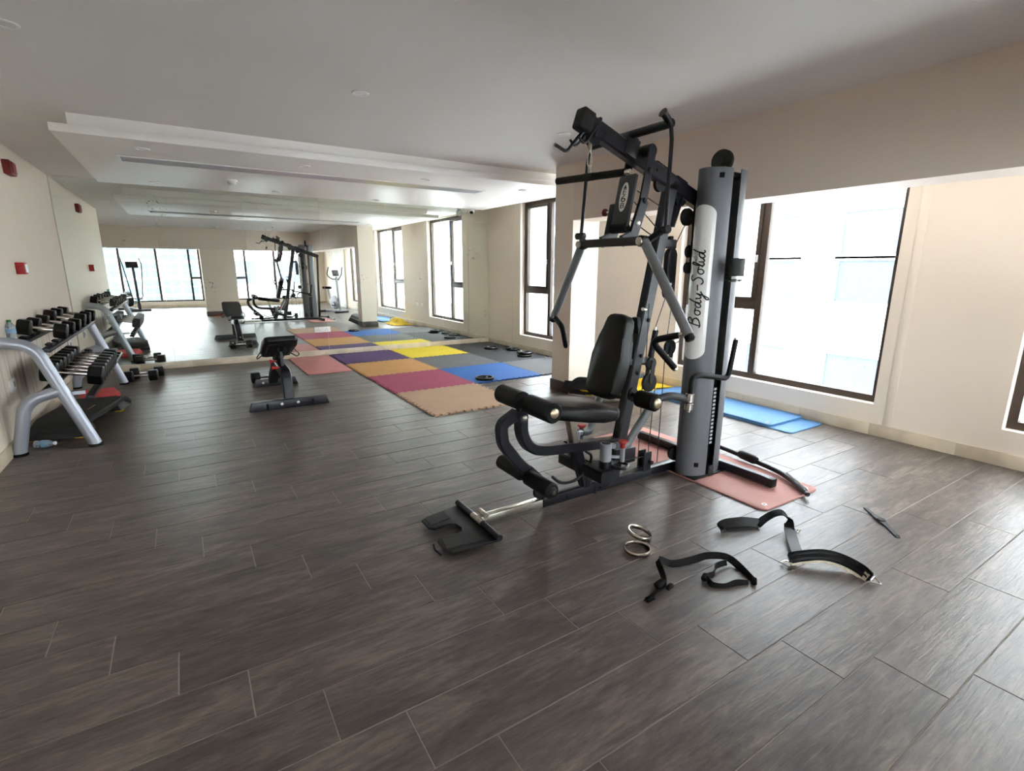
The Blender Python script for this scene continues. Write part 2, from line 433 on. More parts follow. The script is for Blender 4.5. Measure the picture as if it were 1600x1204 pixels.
# windows on the right wall: (y0, y1, mullion y, z0, z1)
RW = [(5.55, 7.27, 6.58, 0.26, 2.385), (1.86, 3.98, 3.05, 0.26, 2.385), (-1.05, 1.05, 0.38, 0.26, 2.385)]
BW = [(-2.6, 0.62, 0.20, 2.385), (1.52, 3.9, 0.20, 2.385)]
holes_r = [(a, b, c, d) for a, b, _, c, d in RW]
wall('wall_right', 'wall', 'x', XR, 0.22, YB - 0.22, YM + 0.2, -0.02, ZC + 0.02, holes_r)
wall('wall_front', 'wall', 'y', YM, 0.2, XL - 0.2, XR, -0.02, ZC + 0.02)
YL = 4.0            # the left wall ends here and the room widens
wall('wall_left', 'wall_scuffed', 'x', XL, -0.2, YL, YM, -0.02, ZC + 0.02)
wall('wall_back', 'wall', 'y', YB, -0.22, XW, XR, -0.02, ZC + 0.02, BW)
wall('wall_rear_left', 'wall', 'x', XW, -0.2, YB, YL + 0.2, -0.02, ZC + 0.02)
wall('wall_return', 'wall', 'y', YL, 0.2, XW, XL - 0.2, -0.02, ZC + 0.02)
struct(MB().ab((XW - 0.2, YB - 0.22, ZC), (XR + 0.22, YM + 0.2, ZC + 0.25)).build('ceiling', 'ceil'))
# side beam and its pillar, rear beam and its pillar
struct(MB().ab((XF, -4.6, ZS), (XB, 4.313, ZC)).build('beam', 'beam'), 'deep cream beam running along the window side')
struct(MB().ab((XW, -0.75, ZS), (XF, -0.4, ZC)).build('beam', 'beam'), 'cream beam crossing the room behind, seen in the mirror')
pil = struct(MB().ab((XF, 4.313, 0), (XB + 0.05, 4.623, ZC)).build('pillar', 'wall'), 'cream square pillar standing behind the weight machine')
pil2 = struct(MB().ab((0.52, -0.75, 0), (1.36, -0.4, ZS)).build('pillar', 'wall'), 'wide cream pillar seen in the mirror')
def skirt_box(x0, y0, x1, y1, h, name, m):
    return struct(MB().ab((x0, y0, 0), (x1, y1, h), 0.003).build(name, m))
skirt_box(XF - 0.014, 4.313 - 0.014, XB + 0.064, 4.623 + 0.014, 0.125, 'trim_1', 'skirt_dark')
skirt_box(0.506, -0.764, 1.374, -0.386, 0.125, 'trim_2', 'skirt_dark')

# baseboards: runs of stone pieces
def baseboard(name, p0, p1, nrm, h, t, plen):
    """root board behind, stone pieces in front with narrow joints"""
    p0 = V(p0); p1 = V(p1); nrm = V(nrm); d = (p1 - p0); Ln = d.length; d.normalize()
    def slab(a, b, n0, n1, z1, nm, parent=None):
        q0 = p0 + d * a + nrm * n0; q1 = p0 + d * b + nrm * n1
        return MB().ab((q0.x, q0.y, 0), (q1.x, q1.y, z1), 0.0015 if parent else 0).build(nm, 'skirt', parent)
    root = struct(slab(0, Ln, 0, t * 0.6, h - 0.003, name))
    n = max(1, round(Ln / plen))
    for i in range(n):
        slab(Ln * i / n + 0.001, Ln * (i + 1) / n - 0.001, 0, t, h, 'stone_piece', root)
baseboard('baseboard_front', (XL, YM, 0), (XR, YM, 0), (0, -1, 0), 0.088, 0.014, 0.6)
baseboard('baseboard_right', (XR, YB, 0), (XR, YM - 0.014, 0), (-1, 0, 0), 0.10, 0.014, 0.6)
baseboard('baseboard_left', (XL, YL, 0), (XL, YM - 0.014, 0), (1, 0, 0), 0.10, 0.014, 0.6)
baseboard('baseboard_back', (XW, YB, 0), (XR - 0.014, YB, 0), (0, 1, 0), 0.10, 0.014, 0.9)

# floor: grout bed with porcelain planks; row pitch .225, plank .9, stagger .2
fl = struct(MB().ab((XW, YB, -0.14), (XR, YM, -0.0022)).build('floor', 'grout'), 'dark wood-look plank tiles with pale grout')
TW, TL, TX, TY, GAP = 0.225, 0.9, 0.035, 0.8514, 0.004
def tile_bm(x0, x1, y0, y1):
    b = MB(); e = 0.0012
    lo = [b.bm.verts.new((x, y, -0.004)) for x, y in ((x0, y0), (x1, y0), (x1, y1), (x0, y1))]
    mi = [b.bm.verts.new((x, y, -e)) for x, y in ((x0, y0), (x1, y0), (x1, y1), (x0, y1))]
    hi = [b.bm.verts.new((x, y, 0)) for x, y in ((x0 + e, y0 + e), (x1 - e, y0 + e), (x1 - e, y1 - e), (x0 + e, y1 - e))]
    b.bm.faces.new(hi)
    for a, c in ((lo, mi), (mi, hi)):
        for j in range(4): b.bm.faces.new((a[j], a[(j + 1) % 4], c[(j + 1) % 4], c[j]))
    return b
tiles = []
for r in range(-30, 40):
    y0 = TY + TW * r; y1 = y0 + TW
    if y1 <= YB or y0 >= YM - 0.014: continue
    # joint columns: row between ty+.225*(m-1) and ty+.225*m
    off = TX + 0.2 * (3 - r)
    k0 = math.floor((XW - off) / TL) - 1
    for k in range(k0, k0 + 14):
        x0 = off + TL * k; x1 = x0 + TL
        xa, xb = max(x0, XL if y0 > YL - 0.1 else XW), min(x1, XR - 0.014); ya, yb = max(y0, YB), min(y1, YM - 0.014)
        if xb - xa < 0.02 or yb - ya < 0.01: continue
        tiles.append((xa + GAP / 2, xb - GAP / 2, ya + GAP / 2, yb - GAP / 2))
def in_view(t):
    for x in (t[0], t[1]):
        for y in (t[2], t[3]):
            d = V((x, y, 0)) - V((0, 0, CAM_H)); z = d.dot(fwd)
            if z > 0.1:
                u = 803.5 + 797.6 * d.dot(r2) / z; v = 604.9 - 797.6 * d.dot(u2) / z
                if -20 < u < 1620 and -20 < v < 1224: return True
    return False
near = sorted([t for t in tiles if in_view(t)], key=lambda t: (t[0] ** 2 + t[2] ** 2))
keep = near[:300]; kset = set(keep)
proto = None
for t in keep:
    w, h = t[1] - t[0], t[3] - t[2]
    if abs(w - (TL - GAP)) < 1e-4 and abs(h - (TW - GAP)) < 1e-4:
        if proto is None:
            proto = tile_bm(-w / 2, w / 2, -h / 2, h / 2).build('tile', 'tile', None); o = proto
        else:
            o = proto.copy(); COL.objects.link(o)
    else:
        o = tile_bm(-w / 2, w / 2, -h / 2, h / 2).build('tile', 'tile', None)
    o.parent = fl; o.location = ((t[0] + t[1]) / 2, (t[2] + t[3]) / 2, 0); o.rotation_euler = (random.uniform(-1, 1) * 0.004, random.uniform(-1, 1) * 0.0007, 0)
rest = MB()
for t in tiles:
    if t in kset: continue
    q = tile_bm(*t); me = bpy.data.meshes.new('tmp'); q.bm.to_mesh(me); q.bm.free(); rest.bm.from_mesh(me); bpy.data.meshes.remove(me)
ro = rest.build('tile_field', 'tile', fl); ro['kind'] = 'stuff'

# ------------------------------------------------------------------ windows
wcount = 0
def lever(parent, p, nrm):
    b = MB(); p = V(p); n = V(nrm)
    b.box(p + n * 0.008, (0.016 if abs(n.x) else 0.03, 0.03 if abs(n.x) else 0.016, 0.07), None, 0.004)
    b.tube([p + n * 0.01, p + n * 0.05, p + n * 0.055 + V((0, 0, -0.12))], 0.008, 8, 0.02)
    b.build('handle', 'vent', parent)
def right_window(y0, y1, ym_, z0, z1):
    global wcount; wcount += 1
    x = XR + 0.085; d = 0.06; f = 0.055
    w = struct(MB().ab((x, y0, z0), (x + d, y0 + f, z1)).ab((x, y1 - f, z0), (x + d, y1, z1)).ab((x, y0 + f, z0), (x + d, y1 - f, z0 + f)).ab((x, y0 + f, z1 - f), (x + d, y1 - f, z1)).build('window_%d' % wcount, 'frame'))
    MB().ab((x, ym_ - 0.035, z0 + f), (x + d, ym_ + 0.035, z1 - f), 0.004).build('mullion', 'frame', w)
    zt = 1.0
    MB().ab((x, ym_ + 0.035, zt - 0.04), (x + d, y1 - f, zt + 0.04), 0.004).build('transom', 'frame', w)
    # opening sash above the transom
    s0, s1, q0, q1 = ym_ + 0.035, y1 - f, zt + 0.04, z1 - f; g = 0.042; xs = x - 0.012
    sh = MB().ab((xs, s0, q0), (xs + d, s0 + g, q1), 0.004).ab((xs, s1 - g, q0), (xs + d, s1, q1), 0.004).ab((xs, s0 + g, q0), (xs + d, s1 - g, q0 + g), 0.004).ab((xs, s0 + g, q1 - g), (xs + d, s1 - g, q1), 0.004).build('sash', 'frame', w)
    lever(sh, (xs, s0 + 0.02, 1.46), (-1, 0, 0))
    def pane(a, b, c, e):
        MB().ab((x + d * 0.5, a, c), (x + d * 0.5 + 0.004, b, e)).build('pane', 'pane', w)
    pane(y0 + f, ym_ - 0.035, z0 + f, z1 - f); pane(s0, s1, z0 + f, zt - 0.04); pane(s0 + g, s1 - g, q0 + g, q1 - g)
for a in RW: right_window(*a)
def back_window(x0, x1, z0, z1, mull, sash):
    global wcount; wcount += 1
    y = YB - 0.145; d = 0.06; f = 0.055
    w = struct(MB().ab((x0, y, z0), (x0 + f, y + d, z1)).ab((x1 - f, y, z0), (x1, y + d, z1)).ab((x0 + f, y, z0), (x1 - f, y + d, z0 + f)).ab((x0 + f, y, z1 - f), (x1 - f, y + d, z1)).build('window_%d' % wcount, 'frame'))
    for m in mull: MB().ab((m - 0.035, y, z0 + f), (m + 0.035, y + d, z1 - f), 0.004).build('mullion', 'frame', w)
    ed = [x0 + f] + [q for m in mull for q in (m - 0.035, m + 0.035)] + [x1 - f]
    for i in range(0, len(ed), 2):
        if (i // 2) in sash:
            MB().ab((ed[i], y, 0.95), (ed[i + 1], y + d, 1.03), 0.004).build('transom', 'frame', w)
            MB().ab((ed[i], y + d / 2, z0 + f), (ed[i + 1], y + d / 2 + 0.004, 0.95)).build('pane', 'pane', w)
            MB().ab((ed[i], y + d / 2, 1.03), (ed[i + 1], y + d / 2 + 0.004, z1 - f)).build('pane', 'pane', w)
        else:
            MB().ab((ed[i], y + d / 2, z0 + f), (ed[i + 1], y + d / 2 + 0.004, z1 - f)).build('pane', 'pane', w)
back_window(-2.6, 0.62, 0.20, 2.385, [-1.64, -0.63, 0.3], [3])
back_window(1.52, 3.9, 0.20, 2.385, [2.02, 3.0], [0])
# sealed expansion joints down the right wall
for n, y in ((3, 1.74), (4, 7.50)):
    struct(MB().ab((XR - 0.004, y - 0.03, 0.1), (XR, y + 0.03, ZC - 0.002), 0.001).build('trim_%d' % n, 'wall'))
# white door in the far corner of the niche, seen in the mirror
dr = struct(MB().ab((XR - 0.05, -3.1, 0.0), (XR, -3.02, 2.15), 0.004).ab((XR - 0.05, -1.58, 0.0), (XR, -1.5, 2.15), 0.004).ab((XR - 0.05, -3.02, 2.07), (XR, -1.58, 2.15), 0.004).build('door_1', 'curtain'))
for a, b in ((-3.02, -2.305), (-2.295, -1.58)):
    lf = MB().ab((XR - 0.04, a, 0.005), (XR - 0.005, b, 2.07), 0.004).build('leaf', 'curtain', dr)
MB().lathe([(0.012, 0), (0.012, 0.03), (0.028, 0.04), (0.03, 0.055), (0.018, 0.07)], (XR - 0.04, -2.24, 0.95), (-1, 0, 0), 16).build('door_knob', 'blackm', dr)

# ------------------------------------------------------------------ mirror wall
mir = thing('wall_mirror', 'floor-to-ceiling mirror of jointed sheets covering the end wall', 'mirror', (1.8, YM, 0))
xs_ = [XL + 0.012, -0.2, 0.83, 1.85, 2.85, 3.83, XR - 0.006]
MB().ab((XL + 0.004, YM - 0.004, 0.09), (XR - 0.004, YM - 0.0005, 2.385)).build('backing', 'offwhite', mir)
for i in range(6):
    for (z0, z1) in ((0.0935, 2.150), (2.1525, 2.382)):
        MB().ab((xs_[i] + 0.0015, YM - 0.010, z0), (xs_[i + 1] - 0.0015, YM - 0.0045, z1)).build('mirror_sheet', 'mirror', mir)
so = thing('wall_socket', 'white double socket plate mounted low on the mirror', 'socket', (1.767, YM - 0.010, 0.415))
MB().box((1.767, YM - 0.015, 0.415), (0.24, 0.010, 0.085), None, 0.003).build('plate', 'white', so)
for dx in (-0.06, 0.06):
    b = MB()
    for (ax, az) in ((0, 0.016), (-0.016, -0.012), (0.016, -0.012)): b.box((1.767 + dx + ax, YM - 0.0205, 0.415 + az), (0.008, 0.002, 0.012))
    b.build('outlet', 'vent_dark', so)

# ------------------------------------------------------------------ floating ceiling panel and its fittings
YF0, YF1, ZP = 4.92, 7.49, 2.26
pn = struct(MB().ab((-0.645, YF0, ZP), (4.18, YF1, ZP + 0.055), 0.003).build('trim_5', 'panel'), 'white floating ceiling panel')
MB().ab((-0.545, YF0 + 0.055, ZP + 0.055), (3.9, YF1 + 0.1, ZC)).build('upper_tier', 'panel', pn)
ve = thing('air_vent', 'long slim aluminium air grille in the floating ceiling panel', 'vent', (1.45, 5.77, ZP))
MB().ab((-0.335, 5.655, ZP - 0.006), (3.2, 5.675, ZP), 0.001).ab((-0.335, 5.885, ZP - 0.006), (3.2, 5.905, ZP), 0.001).ab((-0.335, 5.675, ZP - 0.006), (-0.315, 5.885, ZP), 0.001).ab((3.18, 5.675, ZP - 0.006), (3.2, 5.885, ZP), 0.001).build('vent_frame', 'white', ve)
MB().ab((-0.315, 5.675, ZP - 0.0015), (3.18, 5.885, ZP)).build('backing', 'vent_dark', ve)
for i in range(7):
    y = 5.69 + i * 0.03
    MB().box((1.4325, y, ZP - 0.005), (3.49, 0.026, 0.002), (R(-18), 0, 0)).build('slat', 'vent', ve)
DL = [(-0.138, 5.244, ZP, 'round downlight on the panel near its left end'), (1.071, 5.266, ZP, 'round downlight on the panel, second from the left along the front'),
      (2.29, 5.31, ZP, 'round downlight on the panel, third from the left along the front'), (3.546, 5.372, ZP, 'round downlight on the panel nearest the windows'),
      (-0.119, 7.19, ZP, 'round downlight at the back left of the panel'), (1.12, 7.2, ZP, 'round downlight at the back of the panel, second from the left'),
      (2.375, 7.25, ZP, 'round downlight at the back of the panel, third from the left'),
      (1.064, 3.437, ZC, 'round downlight in the middle of the main ceiling'), (-0.526, 3.382, ZC, 'round downlight on the main ceiling beside the left wall'),
      (2.709, 3.518, ZC, 'round downlight on the main ceiling above the weight machine')]
dl0 = thing('ceiling_light', DL[0][3], 'light', (DL[0][0], DL[0][1], DL[0][2]), 0, 'recessed ceiling downlights')
b = MB(); b.ring((0, 0, -0.003), 0.044, 0.009, n=28, seg=8, flat=0.5); b.build('trim_ring', 'white', dl0, world=False)
MB().lathe([(0.036, 0.0), (0.036, -0.002), (0.02, -0.004)], (0, 0, 0), (0, 0, 1), 24).build('lens', 'offwhite', dl0, world=False)
for d in DL[1:]: dup(dl0, d[:3], (0, 0, 0), d[3])
def detector(x, y, z, label):
    t = thing('smoke_detector', label, 'smoke detector', (x, y, z), 0, 'smoke detectors')
    MB().lathe([(0.055, 0), (0.055, -0.012), (0.05, -0.02)], (x, y, z), (0, 0, 1), 24).build('base', 'white', t)
    MB().lathe([(0.04, -0.018), (0.042, -0.035), (0.034, -0.05), (0.012, -0.055)], (x, y, z), (0, 0, 1), 24).build('head', 'offwhite', t)
detector(0.579, 6.518, ZP, 'white smoke detector under the floating panel behind the air grille')
detector(-0.3, 1.2, ZC, 'white smoke detector on the main ceiling, left of two seen in the mirror')
detector(0.95, 0.6, ZC, 'white smoke detector on the main ceiling, right of two seen in the mirror')
cc = thing('security_camera', 'white dome security camera under the ceiling beside the mirror', 'camera', (4.30, 8.1, ZC))
MB().lathe([(0.05, 0), (0.05, -0.02), (0.035, -0.03), (0.035, -0.05)], (4.30, 8.1, ZC), (0, 0, 1), 24).build('mount', 'white', cc)
MB().lathe([(0.01, -0.055), (0.04, -0.045), (0.055, -0.015), (0.055, 0.02), (0.04, 0.045), (0.01, 0.055)], (4.30, 8.1, ZC - 0.085), (-0.3, -0.6, -0.7), 24).build('housing', 'white', cc)
MB().lathe([(0.03, 0.046), (0.03, 0.056), (0.012, 0.06)], (4.30, 8.1, ZC - 0.085), (-0.3, -0.6, -0.7), 20).build('lens', 'blackm', cc)

# ------------------------------------------------------------------ fittings on the left wall
al = thing('fire_alarm_bell', 'dark red fire sounder high on the left wall', 'alarm', (XL, 6.62, 2.22))
MB().ab((XL, 6.36, 2.135), (XL + 0.055, 6.56, 2.255), 0.01).build('housing', 'darkred', al)
MB().ab((XL + 0.055, 6.40, 2.15), (XL + 0.062, 6.53, 2.24), 0.003).build('cover', 'darkred', al)
cp = thing('fire_call_point', 'red fire call point at head height on the left wall', 'alarm', (XL, 6.42, 1.335))
MB().ab((XL, 6.10, 1.285), (XL + 0.06, 6.205, 1.385), 0.006).build('housing', 'red', cp)
MB().ab((XL + 0.06, 6.115, 1.30), (XL + 0.066, 6.19, 1.37), 0.002).build('face_plate', 'white', cp)
for (y, z, lb) in ((5.27, 0.47, 'pale socket plate low on the left wall nearest the camera'), (7.75, 0.47, 'pale socket plate low on the left wall beside the mirror')):
    t = thing('wall_socket', lb, 'socket', (XL, y, z), 0, 'sockets on the left wall')
    MB().ab((XL, y - 0.075, z - 0.045), (XL + 0.012, y + 0.075, z + 0.045), 0.003).build('plate', 'offwhite', t)
    MB().ab((XL + 0.012, y + 0.02, z - 0.02), (XL + 0.016, y + 0.045, z + 0.02), 0.001).build('switch', 'vent_dark', t)
for (y, lb) in ((5.15, 'white socket plate on the window wall, the one nearer the mirror'), (4.85, 'white socket plate on the window wall beside the pillar')):
    t = thing('wall_socket', lb, 'socket', (XR, y, 0.5), 0, 'sockets on the window wall')
    MB().ab((XR - 0.010, y - 0.045, 0.455), (XR, y + 0.045, 0.545), 0.003).build('plate', 'white', t)
    MB().ab((XR - 0.013, y - 0.012, 0.48), (XR - 0.010, y + 0.012, 0.52), 0.001).build('switch', 'offwhite', t)

# ------------------------------------------------------------------ interlocking foam mats
def edge_profile(p0, p1, nrm, teeth, depth, phase):
    """points from p0 to p1 (p1 excluded) with rectangular-ish teeth toward nrm"""
    p0 = V((*p0, 0)); p1 = V((*p1, 0)); d = p1 - p0; n = V((*nrm, 0)); out = []
    for i in range(teeth):
        a, b_ = i / teeth, (i + 1) / teeth; w = 1 / teeth
        up = 1 if (i + phase) % 2 == 0 else -1
        s = depth * up / 2; k = w * 0.16 * up
        for t in (a + max(0, -k) + 0.0005, b_ - max(0, -k) - 0.0005):
            pass
        ta = a - (k if i > 0 else 0); tb = b_ + (k if i < teeth - 1 else 0)
        out.append(p0 + d * ta + n * s); out.append(p0 + d * tb + n * s)
    return [(p.x, p.y) for p in out]
mat_protos = {}
def foam_mat(x0, y0, x1, y1, m, label, name='foam_mat', z=0.0):
    g = 0.0005; cx, cy = (x0 + x1) / 2, (y0 + y1) / 2; T = 24; D = 0.028
    hx, hy = (x1 - x0) / 2 - g, (y1 - y0) / 2 - g
    poly = edge_profile((-hx, -hy), (hx, -hy), (0, -1), T, D, 0) + edge_profile((hx, -hy), (hx, hy), (1, 0), T, D, 0) + \
           edge_profile((hx, hy), (-hx, hy), (0, 1), T, D, 0) + edge_profile((-hx, hy), (-hx, -hy), (-1, 0), T, D, 0)
    o = MB().prism(poly, 0.0005, 0.014).build(name, m)
    o.location = (cx, cy, z)
    return tag(o, label, 'mat', 'interlocking floor mats')
GX = [1.85, 2.825, 3.81, 4.735]; GY = [4.275, 5.29, 6.32, 7.335, 8.315]
foam_mat(GX[0], GY[3], GX[1], GY[4], 'purple', 'purple interlocking foam mat against the mirror')
foam_mat(GX[0], GY[2], GX[1], GY[3], 'orange', 'ochre orange interlocking foam mat between the purple and raspberry ones')
foam_mat(GX[0], GY[1], GX[1], GY[2], 'magenta', 'raspberry red interlocking foam mat next to the tan one')
foam_mat(GX[0], GY[0], GX[1], GY[1], 'tan', 'tan interlocking foam mat at the near end of the mat floor')
foam_mat(GX[1], GY[3], GX[2], GY[4], 'yellow', 'bright yellow interlocking foam mat against the mirror')
foam_mat(GX[1], GY[2], GX[2], GY[3], 'greymat', 'dark grey interlocking foam mat between the yellow and blue ones')
foam_mat(GX[1], GY[1], GX[2], GY[2], 'bluemat', 'royal blue interlocking foam mat with a weight plate on its near corner')
foam_mat(GX[2], GY[3], GX[3], GY[4], 'blackmat', 'black interlocking foam mat in the corner between mirror and window wall')
foam_mat(GX[2], GY[2], GX[3], GY[3], 'blackmat', 'black interlocking foam mat under the stacked weight plates')
foam_mat(GX[2], GY[1], GX[3], GY[2], 'greymat', 'grey interlocking foam mat beside the blue one, nearest the pillar')

def round_rect(x0, y0, x1, y1, r, n=5):
    out = []
    for cx, cy, a0 in ((x1 - r, y0 + r, -90), (x1 - r, y1 - r, 0), (x0 + r, y1 - r, 90), (x0 + r, y0 + r, 180)):
        for k in range(n + 1):
            a = R(a0 + 90 * k / n); out.append((cx + r * math.cos(a), cy + r * math.sin(a)))
    return out
def slab_mat(name, corners, t, m, label, z=0.0, rz=0.0, rad=0.04, holes=(), sag=0):
    (x0, y0, x1, y1) = corners; cx, cy = (x0 + x1) / 2, (y0 + y1) / 2
    o = MB().prism(round_rect(x0 - cx, y0 - cy, x1 - cx, y1 - cy, rad), 0.0005, t, None, min(0.003, t * 0.3)).build(name, m)
    o.location = (cx, cy, z); o.rotation_euler = (0, 0, rz); tag(o, label, 'mat')
    for hx, hy in holes:
        e = MB(); e.ring((hx - cx, hy - cy, t), 0.012, 0.003, n=16, seg=6); e.build('eyelet', 'steel', o, world=False)
        MB().lathe([(0.010, t - 0.001), (0.010, t + 0.0012)], (hx - cx, hy - cy, 0), (0, 0, 1), 14).build('eyelet_hole', 'ink', o, world=False)
    return o
slab_mat('exercise_mat', (1.235, 6.88, 1.80, 8.30), 0.013, 'pinkmat', 'plain salmon pink mat lying beside the purple mat at the mirror', rz=0.0, rad=0.02)
slab_mat('exercise_mat', (2.665, 1.49, 3.245, 3.0), 0.010, 'pinkedge', 'salmon exercise mat with eyelets under the weight machine tower', rz=R(-0.5), holes=[(2.735, 1.535), (3.175, 1.535)])
slab_mat('exercise_mat', (4.185, 2.205, 4.715, 3.55), 0.010, 'skymat', 'lower blue exercise mat sticking out under the other by the window', rad=0.05)
slab_mat('exercise_mat', (4.19, 2.39, 4.738, 3.84), 0.022, 'skymat', 'upper blue exercise mat on top of the pair by the window', z=0.010, rad=0.05, rz=R(-0.3), holes=[(4.25, 2.45), (4.68, 2.45)])
slab_mat('exercise_mat', (0.62, -0.36, 1.12, -0.24), 0.03, 'orangemat', 'rust orange folded mat at the foot of the wide pillar in the mirror', rad=0.012)

# crumpled mustard mat
def cloth(name, cx, cy, sx, sy, m, label, amp, h0, rz=0.0, seed=1):
    rnd = random.Random(seed); b = MB(); nx, ny = 30, 26; vs = []
    ph = [(rnd.uniform(4, 13), rnd.uniform(4, 13), rnd.uniform(0, 6)) for _ in range(7)]
    for i in range(nx + 1):
        for j in range(ny + 1):
            u, v = i / nx * 2 - 1, j / ny * 2 - 1
            ed = max(0.0, 1 - max(abs(u), abs(v)) ** 3)
            k = sum(math.sin(a * u + bb * v * (1 if q % 2 else -1) + c) for q, (a, bb, c) in enumerate(ph)) / 7
            ridge = math.exp(-((u - 0.15 * math.sin(3 * v)) / 0.34) ** 2) * h0
            z = 0.006 + ed * (amp * (k * 0.5 + 0.5)) + ridge * ed
            r = 1 + 0.10 * math.sin(5 * math.atan2(v, u) + seed)
            vs.append(b.bm.verts.new((u * sx / 2 * r, v * sy / 2 * r, z)))
    W = ny + 1
    top = []
    for i in range(nx):
        for j in range(ny): top.append(b.bm.faces.new((vs[i * W + j], vs[(i + 1) * W + j], vs[(i + 1) * W + j + 1], vs[i * W + j + 1])))
    o = b.build(name, m, None, smooth=70); o.location = (cx, cy, 0.001); o.rotation_euler = (0, 0, rz)
    md = o.modifiers.new('thickness', 'SOLIDIFY'); md.thickness = 0.005; md.offset = 1
    return tag(o, label, 'mat')
cloth('crumpled_mat', 4.42, 4.36, 0.5, 0.86, 'mustard', 'mustard yellow crumpled mat on the floor behind the weight machine', 0.05, 0.12, R(4), 5)

# ------------------------------------------------------------------ weight plates on the mats
def plate_proto(label):
    t = thing('weight_plate', label, 'weight plate', (0, 0, 0), 0, 'loose weight plates on the mats')
    Ro = 0.115
    MB().lathe([(Ro - 0.022, 0.006), (Ro - 0.012, 0.0), (Ro, 0.006), (Ro, 0.026), (Ro - 0.008, 0.032), (Ro - 0.022, 0.030), (Ro - 0.026, 0.020), (Ro - 0.026, 0.010)], (0, 0, 0), (0, 0, 1), 36).build('rim', 'rubber', t, world=False)
    b = MB()
    for k in range(3):
        a = 2 * PI * k / 3 + 0.5
        b.box((math.cos(a) * 0.062, math.sin(a) * 0.062, 0.016), (0.075, 0.05, 0.016), (0, 0, a), 0.004)
    b.build('web', 'rubber', t, world=False)
    b = MB(); b.ring((0, 0, 0.016), 0.028, 0.011, n=24, seg=8, flat=1.2); b.build('hub', 'rubber', t, world=False)
    b = MB(); b.ring((0, 0, 0.0315), Ro - 0.010, 0.0016, n=36, seg=6); b.build('rim_edge', 'steel', t, world=False)
    return t
wp = plate_proto('black weight plate lying on the corner of the blue mat')
ZM = 0.014
wp.location = (3.03, 5.42, ZM)
for x, y, z, rz, lb in ((4.40, 6.58, ZM, 0.4, 'weight plate at the bottom of the small stack on the black mat'),
                        (4.43, 6.61, ZM + 0.0335, 1.2, 'weight plate on top of the small stack on the black mat'),
                        (4.58, 6.86, ZM, 1.9, 'weight plate lying just behind the small stack by the window wall'),
                        (4.33, 7.52, ZM, 0.1, 'single weight plate on the black mat near the mirror'),
                        (4.58, 7.2, ZM, 0.8, 'single weight plate on the black mat close to the skirting')):
    dup(wp, (x, y, z), (0, 0, rz), lb)
sp = thing('spring_collar', 'small steel bar collar on the grey mat beside the plates', 'collar', (4.52, 6.2, ZM))
b = MB(); b.ring((4.52, 6.2, ZM + 0.022), 0.018, 0.004, axis=(1, 0.4, 0), n=18, seg=6); b.build('ring', 'chrome', sp)
MB().tube([(4.52, 6.2, ZM + 0.044), (4.50, 6.19, ZM + 0.06)], 0.004, 8).build('lever', 'chrome', sp)

# ------------------------------------------------------------------ dumbbells
def dumbbell(label, rh, wh, half, group):
    """axis along local x, centre at origin"""
    t = thing('dumbbell', label, 'dumbbell', (0, 0, 0), 0, group)
    for s in (-1, 1):
        b = MB(); c = rh * 0.14
        prof = [(rh * 0.62, 0), (rh - c, 0.004), (rh, c), (rh, wh - c), (rh - c, wh - 0.003), (rh * 0.55, wh)]
        b.lathe([(r, z) for r, z in prof], (s * half, 0, 0), (s, 0, 0), 6)
        h = b.build('head', 'rubber', t, world=False)
    MB().tube([(-half, 0, 0), (-half * 0.8, 0, 0), (-half * 0.4, 0, 0), (0, 0, 0), (half * 0.4, 0, 0), (half * 0.8, 0, 0), (half, 0, 0)],
              [0.014, 0.0145, 0.0165, 0.018, 0.0165, 0.0145, 0.014], 14).build('handle', 'chrome', t, world=False)
    return t
ords = ['first', 'second', 'third', 'fourth', 'fifth', 'sixth', 'seventh']
tilt = R(11)
d_up = dumbbell('black hex dumbbell on the top shelf, first from the near end', 0.066, 0.090, 0.065, 'dumbbells on the rack')
for i in range(6):
    y = 5.50 + i * 0.325; k = [1.0, 0.92, 0.9, 1.08, 1.05, 1.0][i]
    lb = 'black hex dumbbell on the top shelf of the rack, %s from the near end' % ords[i]
    if i == 0: d_up.location = (-0.985, y, 0.862); d_up.rotation_euler = (0, tilt, 0); d_up['label'] = lb; o = d_up
    else: o = dup(d_up, (-0.985, y, 0.800 + 0.062 * k), (0, tilt, 0), lb)
    o.scale = (1, k, k)
d_lo = dumbbell('', 0.084, 0.108, 0.092, 'dumbbells on the rack')
for i in range(7):
    y = 5.38 + i * 0.172
    lb = 'larger black hex dumbbell on the lower shelf of the rack, %s from the near end' % ords[i]
    if i == 0: d_lo.location = (-0.835, y, 0.505); d_lo.rotation_euler = (0, tilt, 0); d_lo['label'] = lb
    else: dup(d_lo, (-0.835, y, 0.505), (0, tilt, 0), lb)
hz = 0.072 * math.cos(R(30))
d_f = dumbbell('black hex dumbbell on the floor beside the rack foot, the nearer of two', 0.072, 0.10, 0.075, 'dumbbells on the floor')
d_f.location = (-0.55, 7.57, hz); d_f.rotation_euler = (0, 0, R(-4))
def rest(o): return o
dup(d_f, (-0.50, 7.80, hz), (0, 0, R(6)), 'black hex dumbbell on the floor below the mirror, behind another one')
d_b = dup(d_f, (0.74, 6.74, hz), (0, 0, R(3)), 'black hex dumbbell on the floor behind the rear foot of the bench')

